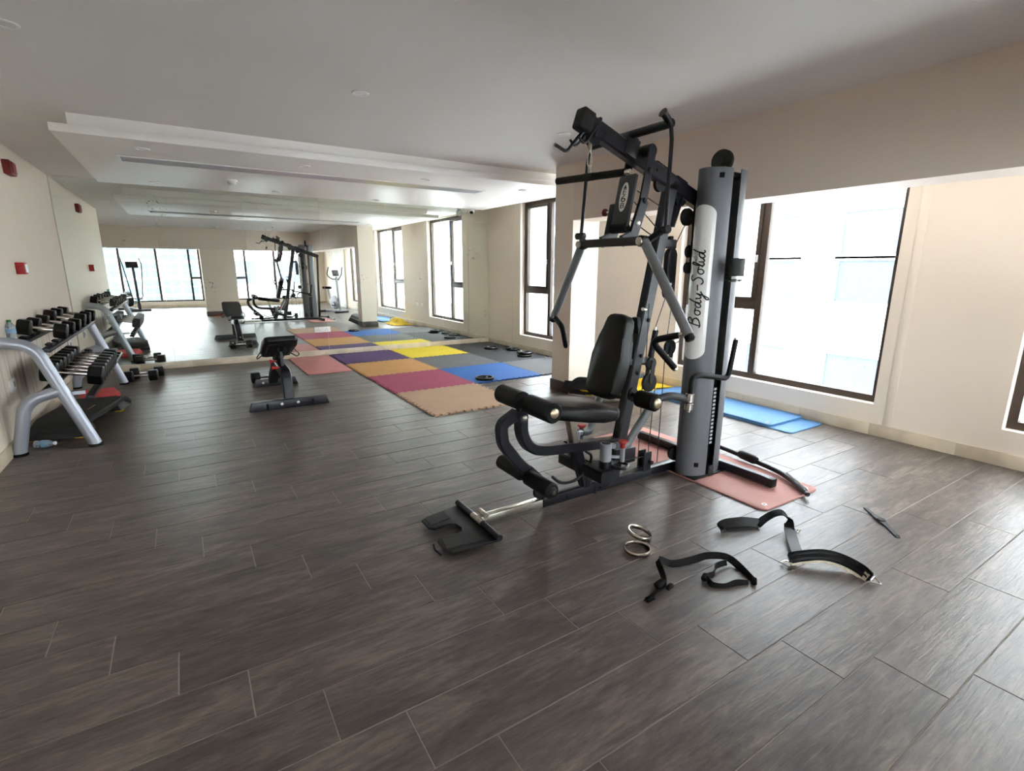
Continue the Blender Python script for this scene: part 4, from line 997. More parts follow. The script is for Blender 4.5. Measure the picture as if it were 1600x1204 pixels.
# lower pivot crossmember and the two grey leg-press arms
MB().bar([P(1.93, 0.20, 0.185), P(1.93, -0.20, 0.185)], 0.10, 0.075, (1, 0, 0)).build('lower_crossmember', 'black', gm)
MB().bar([P(1.93, 0, 0.20), P(2.16, 0, 0.16)], 0.055, 0.06, (0, 1, 0)).build('crossmember_brace', 'black', gm)
for s in (1, -1):
    hb = MB().cyl(P(1.958, s * 0.142, 0.265), P(1.958, s * 0.142, 0.372), 0.034, 22, 0.003).build('swivel_hub', 'silver', gm)
    MB().cyl(P(1.958, s * 0.142, 0.20), P(1.958, s * 0.142, 0.265), 0.036, 22).build('swivel_post', 'black', hb)
    MB().cyl(P(1.958, s * 0.142, 0.372), P(1.958, s * 0.142, 0.376), 0.026, 18).build('hub_cap', 'blackm', hb)
    MB().bar([P(1.985, s * 0.142, 0.35), P(2.085, s * 0.16, 0.335)], 0.03, 0.03, (0, 1, 0)).bar([P(1.985, s * 0.142, 0.285), P(2.06, s * 0.17, 0.275)], 0.03, 0.012, (0, 1, 0)).build('hub_arm', 'silver', hb)
    MB().cyl(P(2.05, s * 0.185, 0.255), P(2.05, s * 0.185, 0.34), 0.014, 14).build('pin_barrel', 'silver', hb)
    MB().tube([P(2.05, s * 0.185, 0.34), P(2.05, s * 0.185, 0.362), P(2.05, s * 0.185, 0.374), P(2.05, s * 0.185, 0.384)], [0.016, 0.014, 0.028, 0.026], 16).build('pin_knob', 'red', hb)
    MB().ring(P(2.035, s * 0.18, 0.232), 0.05, 0.014, n=24, seg=8, flat=0.7).build('index_plate', 'black', hb)
    arm = MB().tube([P(2.02, s * 0.150, 0.345), P(2.10, s * 0.16, 0.335), P(2.235, s * 0.215, 0.575)], 0.0245, 16, 0.07).build('leg_arm', 'grey_tube', gm)
    if s == 1:
        rl = MB().cyl(P(2.215, 0.125, 0.603), P(2.215, 0.275, 0.603), 0.052, 24, 0.012).build('foam_roller', 'foam', gm)
        MB().lathe([(0.03, 0), (0.03, 0.004), (0.022, 0.011), (0.006, 0.014)], P(2.215, 0.275, 0.603), (0, -1, 0), 18).build('roller_cap', 'brass', rl)
        MB().cyl(P(2.26, 0.03, 0.60), P(2.22, 0.13, 0.603), 0.014, 12).build('roller_rod', 'black', rl)
        MB().lathe([(0.042, 0), (0.042, 0.008), (0.03, 0.012)], P(2.262, 0.031, 0.60), (0, -1, 0), 20).build('rod_flange', 'blackm', rl)
        lk = MB().tube([P(2.23, 0.25, 0.618), P(2.32, 0.275, 0.640), P(2.42, 0.29, 0.610), P(2.45, 0.30, 0.595)], 0.023, 14, 0.05).build('handle_arm', 'shell_dark', gm)
        jt = MB().cyl(P(2.445, 0.31, 0.540), P(2.447, 0.31, 0.582), 0.025, 18, 0.003).cyl(P(2.447, 0.31, 0.588), P(2.45, 0.31, 0.640), 0.025, 18, 0.003).build('joint', 'chrome', gm)
        MB().cyl(P(2.444, 0.31, 0.526), P(2.445, 0.31, 0.545), 0.013, 14).build('joint_nut', 'chrome', jt)
        hd = MB().tube([P(2.45, 0.31, 0.63), P(2.455, 0.31, 0.735), P(2.52, 0.31, 0.742), P(2.80, 0.31, 0.690), P(2.84, 0.31, 0.93)], 0.0165, 14, 0.05).build('lever_handle', 'foam', gm)
        MB().cyl(P(2.84, 0.31, 0.93), P(2.842, 0.31, 0.943), 0.014, 14, 0.002).build('handle_tip', 'chrome', hd)
    else:
        MB().tube([P(2.37, -0.30, 0.62), P(2.45, -0.31, 0.60), P(2.455, -0.31, 0.70), P(2.52, -0.31, 0.735), P(2.78, -0.31, 0.69), P(2.82, -0.31, 0.93)], 0.0165, 12, 0.05).build('lever_handle', 'foam', gm)
# cable pulleys between upright and tower
MB().bar([up_at(1.505) + V((0.03, 0, 0)), (2.575, Y0, 1.50)], 0.045, 0.055, (0, 1, 0)).build('pulley_arm', 'black', gm)
MB().cyl((2.545, Y0, 1.525), (2.545, Y0, 1.548), 0.017, 14, 0.003).build('arm_bolt', 'blackm', gm)
pl = [(0.038 * math.cos(a), 0.115 + 0.038 * math.sin(a)) for a in [PI * k / 10 for k in range(11)]] + [(0.038 * math.cos(a), -0.115 + 0.038 * math.sin(a)) for a in [PI + PI * k / 10 for k in range(11)]]
pb = MB().prism(pl, -0.018, 0.018, lambda a, b_, c: (2.555 + a - 0.09 * 0, Y0 + c, 1.325 + b_), 0.003).build('pulley_block', 'black', gm)
for k in range(6):
    MB().box((2.553, Y0 - 0.0185, 1.40 - k * 0.022), (0.007 if k else 0.018, 0.002, 0.010 if k else 0.018)).build('rating_mark', 'ink', pb)
MB().box((2.553, Y0 - 0.019, 1.262), (0.014, 0.002, 0.014)).build('rating_mark', 'decal', pb)
pulley((2.415, Y0 - 0.02, 0.655), 0.058); pulley((2.42, Y0 - 0.02, 0.775), 0.040); pulley((2.585, Y0 - 0.02, 0.865), 0.048)
MB().bar([(2.412, Y0 - 0.04, 0.655), (2.425, Y0 - 0.04, 0.80)], 0.006, 0.035, (0, 1, 0)).bar([(2.412, Y0, 0.655), (2.425, Y0, 0.80)], 0.006, 0.035, (0, 1, 0)).build('pulley_cheek', 'black', gm)
MB().bar([(2.585, Y0 - 0.042, 0.875), (2.57, Y0 - 0.042, 0.805)], 0.006, 0.034, (0, 1, 0)).build('pulley_cheek', 'black', gm)
MB().tube([(2.435, Y0, 0.80), (2.46, Y0, 0.98)], [0.02, 0.014], 12).build('cable_sleeve', 'blackm', gm)
MB().cyl((2.46, Y0, 0.98), (2.463, Y0, 1.0), 0.012, 10).build('cable_stop', 'chrome', gm)
MB().bar([up_at(0.80) + V((0.03, 0, 0)), (2.43, Y0 + 0.01, 0.80)], 0.03, 0.035, (0, 1, 0)).bar([up_at(0.70) + V((0.03, 0, 0)), (2.39, Y0 + 0.01, 0.70)], 0.025, 0.03, (0, 1, 0)).build('pulley_arm', 'grey_tube', gm)
pulley((2.672, Y0 - 0.005, 1.665), 0.052); pulley((2.715, Y0 - 0.05, 1.64), 0.045); pulley((2.705, Y0 - 0.02, 1.46), 0.040); pulley((2.70, Y0 - 0.02, 1.36), 0.036)
MB().bar([(2.70, Y0 - 0.045, 1.73), (2.70, Y0 - 0.045, 1.33)], 0.008, 0.04, (0, 1, 0)).build('pulley_cheek', 'black', gm)
pulley((2.44, Y0 - 0.005, 0.12), 0.040); pulley((2.70, Y0 - 0.03, 0.13), 0.050, (0.3, 1, 0))
MB().ab((2.40, Y0 - 0.035, 0.06), (2.47, Y0 - 0.025, 0.19), 0.004).ab((2.40, Y0 + 0.015, 0.06), (2.47, Y0 + 0.025, 0.19), 0.004).build('pulley_bracket', 'black', gm)
MB().cyl((2.45, Y0 - 0.06, 0.12), (2.45, Y0 + 0.03, 0.12), 0.014, 12).build('axle', 'blackm', gm)
MB().box((2.27, Y0, 0.20), (0.10, 0.07, 0.10), None, 0.006).build('lower_bracket', 'black', gm)
for n_, pts in enumerate(([(2.36, Y0 - 0.03, 1.15), (2.365, Y0 - 0.03, 0.78)], [(2.52, Y0 - 0.02, 1.20), (2.463, Y0, 1.0)], [(2.58, Y0 - 0.02, 1.21), (2.545, Y0 - 0.02, 0.86), (2.53, Y0 - 0.03, 0.10)],
              [(2.357, Y0 - 0.02, 0.655), (2.37, Y0 - 0.01, 0.13)], [(2.473, Y0 - 0.02, 0.655), (2.46, Y0 - 0.01, 0.14)],
              [(2.655, Y0 - 0.01, 1.62), (2.58, Y0 - 0.01, 1.50)], [(2.71, Y0 - 0.03, 1.34), (2.66, Y0 - 0.03, 0.9), (2.60, Y0 - 0.02, 0.88)],
              [(2.22, Y0 - 0.02, 1.78), (2.47, Y0, 1.70)], [(2.20, Y0 - 0.02, 1.72), (2.46, Y0, 1.56)], [(2.18, Y0 - 0.02, 1.62), (2.44, Y0, 1.52)],
              [(2.07, Y0 - 0.14, 0.235), (2.42, Y0 - 0.02, 0.16)], [(1.96, Y0, 0.075), (2.40, Y0, 0.085)])):
    MB().tube(pts, 0.0032, 6).build('cable', 'cable', gm)
# weight stack tower
XC0, XC1, YC, TA, TB = 2.79, 2.865, 2.095, 0.14, 0.10
def shell(xc, sgn, z0, z1, name):
    t_ = 0.006; outer = [(xc + sgn * TA * math.cos(a), YC + TB * math.sin(a)) for a in [R(-90 + 180 * k / 28) for k in range(29)]]
    inner = [(xc + sgn * (TA - t_) * math.cos(a), YC + (TB - t_) * math.sin(a)) for a in [R(90 - 180 * k / 28) for k in range(29)]]
    return MB().prism(outer + inner, z0, z1).build(name, 'shell', gm)
sh = shell(XC0, -1, 0.022, 1.93, 'front_shroud'); sh2 = shell(XC1, 1, 0.022, 1.93, 'rear_shroud')
def on_shell(phi, z, out=0.0015):
    """phi: 0 faces the user (-x), positive towards the camera side"""
    return V((XC0 - (TA + out) * math.cos(phi), YC - (TB + out) * math.sin(phi), z))
def shell_patch(p0, p1, z0, z1, name, m, rnd, parent, out=0.0015):
    b = MB(); nph, nz = 14, 40; g = []
    zs_ = sorted({z0 + rnd * (1 - math.cos(PI / 2 * q / 10)) for q in range(11)} | {z1 - rnd * (1 - math.cos(PI / 2 * q / 10)) for q in range(11)} | {z0 + (z1 - z0) * q / 20 for q in range(3, 18)})
    nz = len(zs_) - 1
    for j in range(nz + 1):
        z = zs_[j]; row = []
        e = min(z - z0, z1 - z); k = 1.0
        if e < rnd: k = math.sqrt(max(0.0004, 1 - (1 - e / rnd) ** 2))
        pm, ph = (p0 + p1) / 2, (p1 - p0) / 2 * k
        for i in range(nph + 1): row.append(b.bm.verts.new(on_shell(pm - ph + 2 * ph * i / nph, z, out)))
        g.append(row)
    for j in range(nz):
        for i in range(nph): b.bm.faces.new((g[j][i], g[j][i + 1], g[j + 1][i + 1], g[j + 1][i]))
    o = b.build(name, m, parent, smooth=60)
    return o
shell_patch(R(-34), R(50), 0.80, 1.725, 'decal_strip', 'decal', 0.06, sh)
for z in (1.885, 0.10):
    q = on_shell(R(55), z, 0.0); MB().box(q, (0.03, 0.012, 0.03), (0, 0, R(-50)), 0.003).build('shroud_clip', 'blackm', sh)
MB().ab((XC0 - 0.125, YC - 0.115, 0.0115), (XC1 + 0.125, YC + 0.085, 0.022), 0.004).build('tower_base', 'blackm', gm)
MB().ab((XC0 - 0.05, YC - 0.03, 0.022), (XC1 + 0.05, YC + 0.115, 0.06), 0.004).build('base_tie', 'black', gm)
MB().box(((XC0 + XC1) / 2, YC - 0.098, 0.045), (0.05, 0.035, 0.075), None, 0.004).build('stack_stop', 'blackm', gm)
MB().ab((XC0 - 0.09, YC - 0.075, 1.885), (XC1 + 0.09, YC + 0.075, 1.915), 0.006).build('top_plate', 'blackm', gm)
for x in (XC0 - 0.055, XC1 + 0.055): MB().cyl((x, YC, 0.05), (x, YC, 1.89), 0.011, 14).build('guide_rod', 'chrome', gm)
for k in range(15):
    z = 0.225 + k * 0.0262
    w_ = MB().box(((XC0 + XC1) / 2, YC, z), (0.235 if False else 0.20, 0.135, 0.0248), None, 0.002).build('stack_plate', 'black', gm)
    MB().box(((XC0 + XC1) / 2 + 0.030, YC - 0.0683, z), (0.024, 0.002, 0.015)).build('weight_mark', 'white', w_)
MB().box(((XC0 + XC1) / 2, YC, 0.64), (0.19, 0.12, 0.05), None, 0.01).build('top_weight', 'blackm', gm)
MB().cyl(((XC0 + XC1) / 2, YC, 0.66), ((XC0 + XC1) / 2, YC, 1.89), 0.005, 8).build('stack_cable', 'cable', gm)
MB().ab((XC0 - 0.06, YC - 0.05, 0.06), (XC1 + 0.06, YC + 0.05, 0.20), 0.004).build('stack_support', 'blackm', gm)
pulley((2.825, YC + 0.01, 1.985), 0.066, (1, 0.15, 0), 0.016); MB().ab((2.80, YC - 0.03, 1.915), (2.85, YC + 0.05, 1.95), 0.003).build('pulley_bracket', 'black', gm)
MB().bar([(2.83, YC + 0.09, 1.75), (2.83, Y0 - 0.03, 1.745)], 0.05, 0.05, (1, 0, 0)).build('tower_bracket', 'black', gm)
# clip-on bottle holder
ch = MB(); n = 14
arc = [(2.80 + 0.062 * math.cos(R(-200 + 220 * k / n)), 1.965 - 0.03 + 0.048 * math.sin(R(-200 + 220 * k / n))) for k in range(n + 1)]
ch.ribbon([(x, y, 1.365) for x, y in arc], (0, 0, 1), 0.105, 0.006); hol = ch.build('bottle_holder', 'blackm', gm)
MB().ring((2.805, 1.938, 1.29), 0.045, 0.005, n=20, seg=6).build('holder_ring', 'blackm', hol)
MB().box((2.785, 1.918, 1.285), (0.055, 0.05, 0.012), None, 0.003).build('holder_base', 'grey_tube', hol)

# lettering: stroke script up the decal, read from bottom to top
GLY = {  # strokes in a unit box, x advance second
 'B': ([[(0.08, 0.0), (0.30, 1.0)], [(0.0, 0.98), (0.30, 1.04), (0.58, 0.96), (0.62, 0.78), (0.48, 0.60), (0.18, 0.52)], [(0.18, 0.52), (0.52, 0.50), (0.60, 0.28), (0.46, 0.08), (0.08, -0.04), (-0.06, 0.04)]], 0.74),
 'o': ([[(0.30, 0.44), (0.12, 0.40), (0.02, 0.20), (0.10, 0.02), (0.26, 0.02), (0.38, 0.20), (0.32, 0.42), (0.30, 0.44), (0.42, 0.40), (0.54, 0.38)]], 0.50),
 'd': ([[(0.36, 0.42), (0.16, 0.42), (0.02, 0.20), (0.10, 0.0), (0.24, 0.06), (0.38, 0.36), (0.60, 1.06)], [(0.42, 0.46), (0.34, 0.10), (0.42, 0.0), (0.54, 0.10)]], 0.54),
 'y': ([[(0.04, 0.36), (0.12, 0.42), (0.10, 0.14), (0.20, 0.02), (0.36, 0.20), (0.44, 0.42)], [(0.44, 0.42), (0.34, 0.0), (0.16, -0.40), (0.02, -0.46), (0.04, -0.28), (0.34, -0.04), (0.56, 0.12)]], 0.56),
 '-': ([[(0.06, 0.34), (0.44, 0.38)]], 0.50),
 'S': ([[(0.58, 0.86), (0.44, 1.02), (0.24, 0.96), (0.18, 0.76), (0.34, 0.56), (0.42, 0.32), (0.30, 0.06), (0.08, -0.02), (-0.04, 0.14)]], 0.58),
 'a': ([[(0.36, 0.42), (0.16, 0.42), (0.02, 0.20), (0.10, 0.0), (0.26, 0.08), (0.38, 0.42), (0.34, 0.10), (0.42, 0.0), (0.52, 0.10)]], 0.50),
 'l': ([[(0.0, 0.08), (0.18, 0.40), (0.34, 0.96), (0.24, 1.06), (0.14, 0.70), (0.08, 0.12), (0.16, 0.0), (0.28, 0.10)]], 0.28),
 'i': ([[(0.06, 0.42), (0.04, 0.10), (0.12, 0.0), (0.26, 0.12)], [(0.12, 0.66), (0.15, 0.70)]], 0.26),
}
def dense(pts, step):
    out = [pts[0]]
    for a, b_ in zip(pts, pts[1:]):
        n_ = max(1, math.ceil((b_ - a).length / step))
        out += [a + (b_ - a) * (k / n_) for k in range(1, n_ + 1)]
    return out
def script_text(txt, z_start, scale, phi_c, wd):
    adv = 0.0; b = MB()
    for ch_ in txt:
        st, a = GLY[ch_]
        for s_ in st:
            pts = dense(fillet([(x, y, 0) for x, y in s_], 0.12, 4), 0.06)
            pp_ = [on_shell(phi_c + (-(y - 0.35) * scale) / 0.118, z_start + (adv + x) * scale, 0.0022) for x, y, _ in [(p.x, p.y, 0) for p in pts]]
            b.tube(pp_, wd, 6)
        adv += a
    b.build('lettering', 'ink', sh)
script_text('Body-Solid', 1.005, 0.092, R(13), 0.0042)
# emblem marks on the cover plate: triangle and three characters
e = MB()
e.prism([(-0.013, 0.210), (0.013, 0.210), (0, 0.234)], 0.0206, 0.0216, lambda a, b_, c: tuple(on_cover(-a, b_, c))).build('emblem_mark', 'ink', em)
def emblem_char(s_, cy, h):
    cu = bpy.data.curves.new('emblem_character', 'FONT'); cu.body = s_; cu.align_x = 'CENTER'; cu.align_y = 'CENTER'; cu.size = h; cu.extrude = 0.0004
    tmp = bpy.data.objects.new('tmp', cu); COL.objects.link(tmp)
    dg = bpy.context.evaluated_depsgraph_get(); me = bpy.data.meshes.new_from_object(tmp.evaluated_get(dg))
    bpy.data.objects.remove(tmp)
    b = MB(); b.bm.from_mesh(me); bpy.data.meshes.remove(me)
    for v_ in b.bm.verts: v_.co = on_cover(-v_.co.x * 1.5, cy + v_.co.y, 0.0212 + v_.co.z)
    b.build('emblem_character', 'ink', em)
emblem_char('E', 0.191, 0.042); emblem_char('6', 0.155, 0.056); emblem_char('B', 0.117, 0.044)

# ------------------------------------------------------------------ loose attachments on the floor
cb = thing('curved_pull_bar', 'long black pull bar with bent ends lying across the salmon mat', 'bar', (3.25, 1.9, 0))
zb = 0.034
main = MB().tube([(3.30, 2.62, zb), (3.33, 2.35, zb), (3.275, 1.98, zb), (3.22, 1.70, zb), (3.055, 1.475, zb - 0.003)], 0.0165, 14, 0.16).build('bar', 'black', cb)
MB().tube([(3.290, 2.08, zb + 0.010), (3.285, 2.06, zb + 0.010), (3.262, 1.95, zb + 0.010), (3.258, 1.93, zb + 0.010)], [0.024, 0.031, 0.031, 0.024], 16).build('collar', 'foam', cb)
MB().tube([(3.21, 1.685, zb), (3.13, 1.57, zb - 0.002), (3.07, 1.49, zb - 0.003)], 0.0185, 14, 0.02).build('grip', 'foam', cb)
MB().cyl((3.055, 1.475, zb - 0.003), (3.035, 1.45, zb - 0.004), 0.014, 14, 0.002).build('end_tip', 'black', cb)

rg = thing('steel_rings', 'pair of polished steel rings leaning together on the floor tiles', 'rings', (1.76, 1.62, 0))
MB().ring((1.736, 1.582, 0.0115), 0.062, 0.0055, n=40, seg=10, flat=2.0).build('ring', 'ringsteel', rg)
MB().ring((1.838, 1.668, 0.0275), 0.060, 0.0055, axis=(0.20, -0.16, 0.96), n=40, seg=10, flat=2.0).build('ring', 'ringsteel', rg)

def path(pts, n=5):
    pts = [V(p) for p in pts]; out = []
    for i in range(len(pts) - 1):
        p0 = pts[max(i - 1, 0)]; p1 = pts[i]; p2 = pts[i + 1]; p3 = pts[min(i + 2, len(pts) - 1)]
        for k in range(n):
            t = k / n
            out.append(0.5 * ((2 * p1) + (-p0 + p2) * t + (2 * p0 - 5 * p1 + 4 * p2 - p3) * t * t + (-p0 + 3 * p1 - 3 * p2 + p3) * t ** 3))
    out.append(pts[-1]); return out
# padded pull strap: loop, arch, band running towards the ankle cuff
ps = thing('pull_strap', 'wide black strap with padded loop arching up from the floor', 'strap', (2.42, 1.33, 0))
MB().ribbon(path([(2.47, 1.405, 0.022), (2.38, 1.44, 0.040), (2.29, 1.475, 0.040), (2.255, 1.485, 0.028), (2.27, 1.475, 0.012), (2.36, 1.435, 0.006), (2.45, 1.405, 0.012)]), (0.25, 0.6, 0.75), 0.05, 0.006).build('loop_pad', 'pad', ps)
a_pts = path([(2.45, 1.405, 0.016), (2.50, 1.395, 0.045), (2.545, 1.37, 0.075), (2.575, 1.345, 0.080), (2.575, 1.31, 0.055), (2.52, 1.27, 0.030)])
MB().ribbon(a_pts, [(0.55, 0.65, 0.2)] * len(a_pts), 0.048, 0.005).build('webbing', 'web', ps)
s_pts = path([(2.53, 1.275, 0.034), (2.46, 1.22, 0.022), (2.38, 1.155, 0.016), (2.33, 1.11, 0.010)])
MB().ribbon(s_pts, [(0.7, -0.7, 0)] * len(s_pts), 0.052, 0.009).build('strap_sleeve', 'pad', ps)
MB().ring((2.585, 1.255, 0.014), 0.012, 0.0028, axis=(0.3, 1, 0.4), n=18, seg=6).build('buckle_ring', 'chrome', ps)
ac = thing('ankle_cuff', 'black ankle cuff with cream fleece lining and steel rings', 'strap', (2.33, 0.97, 0))
c_pts = path([(2.255, 1.12, 0.030), (2.30, 1.085, 0.046), (2.375, 1.03, 0.056), (2.42, 0.965, 0.050), (2.435, 0.89, 0.034), (2.42, 0.845, 0.022)])
wdir = [(0.42, 0.30, 0.85)] * len(c_pts)
MB().ribbon(c_pts, wdir, [0.034] + [0.05] * (len(c_pts) - 2) + [0.034], 0.008).build('cuff', 'web', ac)
f_pts = [p + V((-0.002, 0.004, -0.014)) for p in c_pts[1:-1]]
MB().ribbon(f_pts, wdir[1:-1], 0.050, 0.013).build('fleece_lining', 'fleece', ac)
for o_k in (-0.012, 0.012):
    MB().ribbon([p + V((-0.0040, -0.0036, 0.0016)) + V((0.42, 0.30, 0.85)).normalized() * o_k for p in c_pts[1:-1]], wdir[1:-1], 0.008, 0.004).build('stitched_band', 'pad', ac)
for cpt, out in (((2.255, 1.125, 0.012), V((-0.7, 0.25, 0))), ((2.425, 0.84, 0.012), V((0.0, -1, 0)))):
    c_ = V(cpt); o1 = out.normalized(); sd_ = V((-o1.y, o1.x, 0.25)).normalized()
    MB().tube([c_ + sd_ * 0.026, c_ + o1 * 0.038, c_ - sd_ * 0.012, c_ + sd_ * 0.026], 0.003, 8, 0.006).build('end_ring', 'chrome', ac)

# thin webbing strap
ws = thing('webbing_strap', 'thin black knotted webbing strap lying in a loose loop on the tiles', 'strap', (1.85, 1.28, 0))
w1 = path([(1.475, 1.275, 0.010), (1.53, 1.285, 0.014), (1.60, 1.30, 0.012), (1.645, 1.335, 0.022), (1.70, 1.42, 0.040), (1.735, 1.43, 0.030), (1.78, 1.40, 0.012), (1.88, 1.37, 0.014), (1.96, 1.345, 0.024), (2.02, 1.29, 0.026), (2.02, 1.22, 0.014), (1.98, 1.12, 0.006)])
wv1 = [(0, -0.85, 0.5) if i < 11 else ((0.2, -0.45, 0.85) if i < 24 else (0.5, 0.6, 0.5)) for i in range(len(w1))]
MB().ribbon(w1, wv1, 0.034, 0.004).build('webbing', 'web', ws)
w2 = path([(1.99, 1.265, 0.020), (1.92, 1.27, 0.022), (1.87, 1.245, 0.014), (1.82, 1.24, 0.018), (1.80, 1.20, 0.010), (1.84, 1.165, 0.006), (1.90, 1.15, 0.012), (1.95, 1.125, 0.006)])
MB().ribbon(w2, [(0.35, 0.25, 0.85)] * len(w2), 0.026, 0.004).build('webbing_loop', 'web', ws)
for (x, y, z, k) in ((1.49, 1.272, 0.014, 1), (1.60, 1.315, 0.02, 1.25), (1.625, 1.285, 0.014, 0.9), (1.81, 1.245, 0.018, 1.0), (1.975, 1.115, 0.012, 0.9)):
    MB().box((x, y, z), (0.040 * k, 0.026 * k, 0.020 * k), (R(20), R(15), R(35 + x * 90)), 0.006).build('knot', 'web', ws)
# wrist band
wb = thing('wrist_band', 'slim dark grey wrist band lying flat on the tiles by the window side', 'band', (3.08, 1.07, 0))
MB().ribbon(path([(3.205, 1.205, 0.003), (3.15, 1.145, 0.006), (3.095, 1.08, 0.010), (3.04, 1.015, 0.006), (2.975, 0.95, 0.003)]), (0.72, -0.66, 0), [0.020] * 6 + [0.024, 0.03, 0.034, 0.034, 0.034, 0.034, 0.03, 0.024] + [0.02] * 7, 0.005).build('band', 'band', wb)
MB().lathe([(0.020, 0.0), (0.022, 0.003), (0.018, 0.008), (0.004, 0.009)], (3.095, 1.08, 0.010), (0, 0, 1), 20).build('disc', 'blackm', wb)
MB().box((2.985, 0.96, 0.006), (0.012, 0.022, 0.004), (0, 0, R(47)), 0.001).build('buckle', 'blackm', wb)

# ------------------------------------------------------------------ cardio machines behind the camera (seen in the mirror)
eb = thing('exercise_bike', 'upright exercise bike standing by the white door, seen in the mirror', 'exercise bike', (3.9, 0.15, 0), R(68))
def E(n, b_, m): return b_.build(n, m, eb, world=False)
E('front_foot', MB().cyl((0.38, -0.24, 0.04), (0.38, 0.24, 0.04), 0.032, 14, 0.006), 'blackm'); E('rear_foot', MB().cyl((-0.42, -0.24, 0.04), (-0.42, 0.24, 0.04), 0.032, 14, 0.006), 'blackm')
E('base_bar', MB().bar([(0.38, 0, 0.06), (-0.42, 0, 0.06)], 0.06, 0.05, (0, 1, 0)), 'silver')
E('flywheel_housing', MB().lathe([(0.05, -0.07), (0.19, -0.06), (0.21, -0.03), (0.21, 0.03), (0.19, 0.06), (0.05, 0.07)], (0.08, 0, 0.31), (0, 1, 0), 28), 'silver')
E('front_post', MB().bar([(0.30, 0, 0.07), (0.22, 0, 1.10)], 0.055, 0.06, (0, 1, 0)), 'grey_tube')
E('seat_post', MB().bar([(-0.10, 0, 0.25), (-0.22, 0, 0.72)], 0.05, 0.055, (0, 1, 0)), 'grey_tube')
E('saddle', MB().prism([(0.16, 0.02), (0.16, -0.02), (0.02, -0.05), (-0.10, -0.13), (-0.14, -0.08), (-0.14, 0.08), (-0.10, 0.13), (0.02, 0.05)], 0.72, 0.79, lambda a, b_, c: (a - 0.24, b_, c), 0.015), 'pad')
E('console', MB().box((0.19, 0, 1.20), (0.05, 0.20, 0.18), (0, R(-18), 0), 0.012), 'blackm')
E('handlebar', MB().tube([(0.20, 0.24, 1.38), (0.12, 0.26, 1.14), (0.16, 0.12, 1.02), (0.20, 0, 1.02), (0.16, -0.12, 1.02), (0.12, -0.26, 1.14), (0.20, -0.24, 1.38)], 0.016, 12, 0.08), 'foam')
for s in (-1, 1):
    E('crank', MB().bar([(0.08, s * 0.085, 0.31), (0.08 + s * 0.10, s * 0.095, 0.24)], 0.014, 0.03, (0, 1, 0)), 'chrome')
    E('pedal', MB().box((0.08 + s * 0.10, s * 0.14, 0.24), (0.10, 0.08, 0.025), None, 0.006), 'blackm')
el = thing('elliptical_trainer', 'elliptical trainer with tall swing arms before the rear windows, seen in the mirror', 'exercise machine', (-1.36, -3.55, 0), R(70))
def E2(n, b_, m): return b_.build(n, m, el, world=False)
E2('front_foot', MB().cyl((0.55, -0.28, 0.04), (0.55, 0.28, 0.04), 0.035, 14, 0.006), 'blackm'); E2('rear_foot', MB().cyl((-0.65, -0.24, 0.04), (-0.65, 0.24, 0.04), 0.035, 14, 0.006), 'blackm')
E2('base_bar', MB().bar([(0.55, 0, 0.06), (-0.65, 0, 0.06)], 0.07, 0.06, (0, 1, 0)), 'black')
E2('flywheel_housing', MB().lathe([(0.06, -0.09), (0.23, -0.07), (0.25, 0), (0.23, 0.07), (0.06, 0.09)], (-0.38, 0, 0.36), (0, 1, 0), 28), 'blackm')
E2('front_post', MB().bar([(0.50, 0, 0.08), (0.42, 0, 1.35)], 0.07, 0.08, (0, 1, 0)), 'black')
E2('console', MB().box((0.38, 0, 1.42), (0.07, 0.32, 0.20), (0, R(-20), 0), 0.015), 'blackm')
for s in (-1, 1):
    E2('swing_arm', MB().tube([(0.46, s * 0.14, 0.45), (0.44, s * 0.20, 1.0), (0.40, s * 0.25, 1.45), (0.26, s * 0.24, 1.62)], 0.018, 12, 0.15), 'black')
    E2('pedal_bar', MB().bar([(0.46, s * 0.14, 0.45), (-0.35, s * 0.14, 0.30 + s * 0.10)], 0.035, 0.04, (0, 1, 0)), 'grey_tube')
    E2('pedal', MB().box((-0.05, s * 0.16, 0.42 + s * 0.05), (0.36, 0.14, 0.04), None, 0.012), 'blackm')
tm = thing('treadmill', 'grey treadmill beside the rear window, seen in the mirror', 'treadmill', (-2.30, -3.5, 0), R(90))
def E3(n, b_, m): return b_.build(n, m, tm, world=False)
E3('deck', MB().box((-0.1, 0, 0.11), (1.6, 0.66, 0.10), None, 0.02), 'blackm'); E3('belt', MB().box((-0.12, 0, 0.165), (1.45, 0.44, 0.012), None, 0.004), 'rubber')
for s in (-1, 1):
    E3('side_rail', MB().box((-0.1, s * 0.275, 0.17), (1.55, 0.09, 0.03), None, 0.008), 'silver')
    E3('upright', MB().bar([(0.58, s * 0.32, 0.10), (0.48, s * 0.32, 1.15)], 0.05, 0.07, (0, 1, 0)), 'silver')
    E3('handrail', MB().tube([(0.50, s * 0.32, 1.10), (0.05, s * 0.32, 0.98)], 0.02, 12), 'foam')
E3('console', MB().box((0.50, 0, 1.20), (0.10, 0.70, 0.24), (0, R(-25), 0), 0.02), 'blackm')
E3('motor_cover', MB().box((0.60, 0, 0.20), (0.32, 0.62, 0.14), None, 0.04), 'silver')

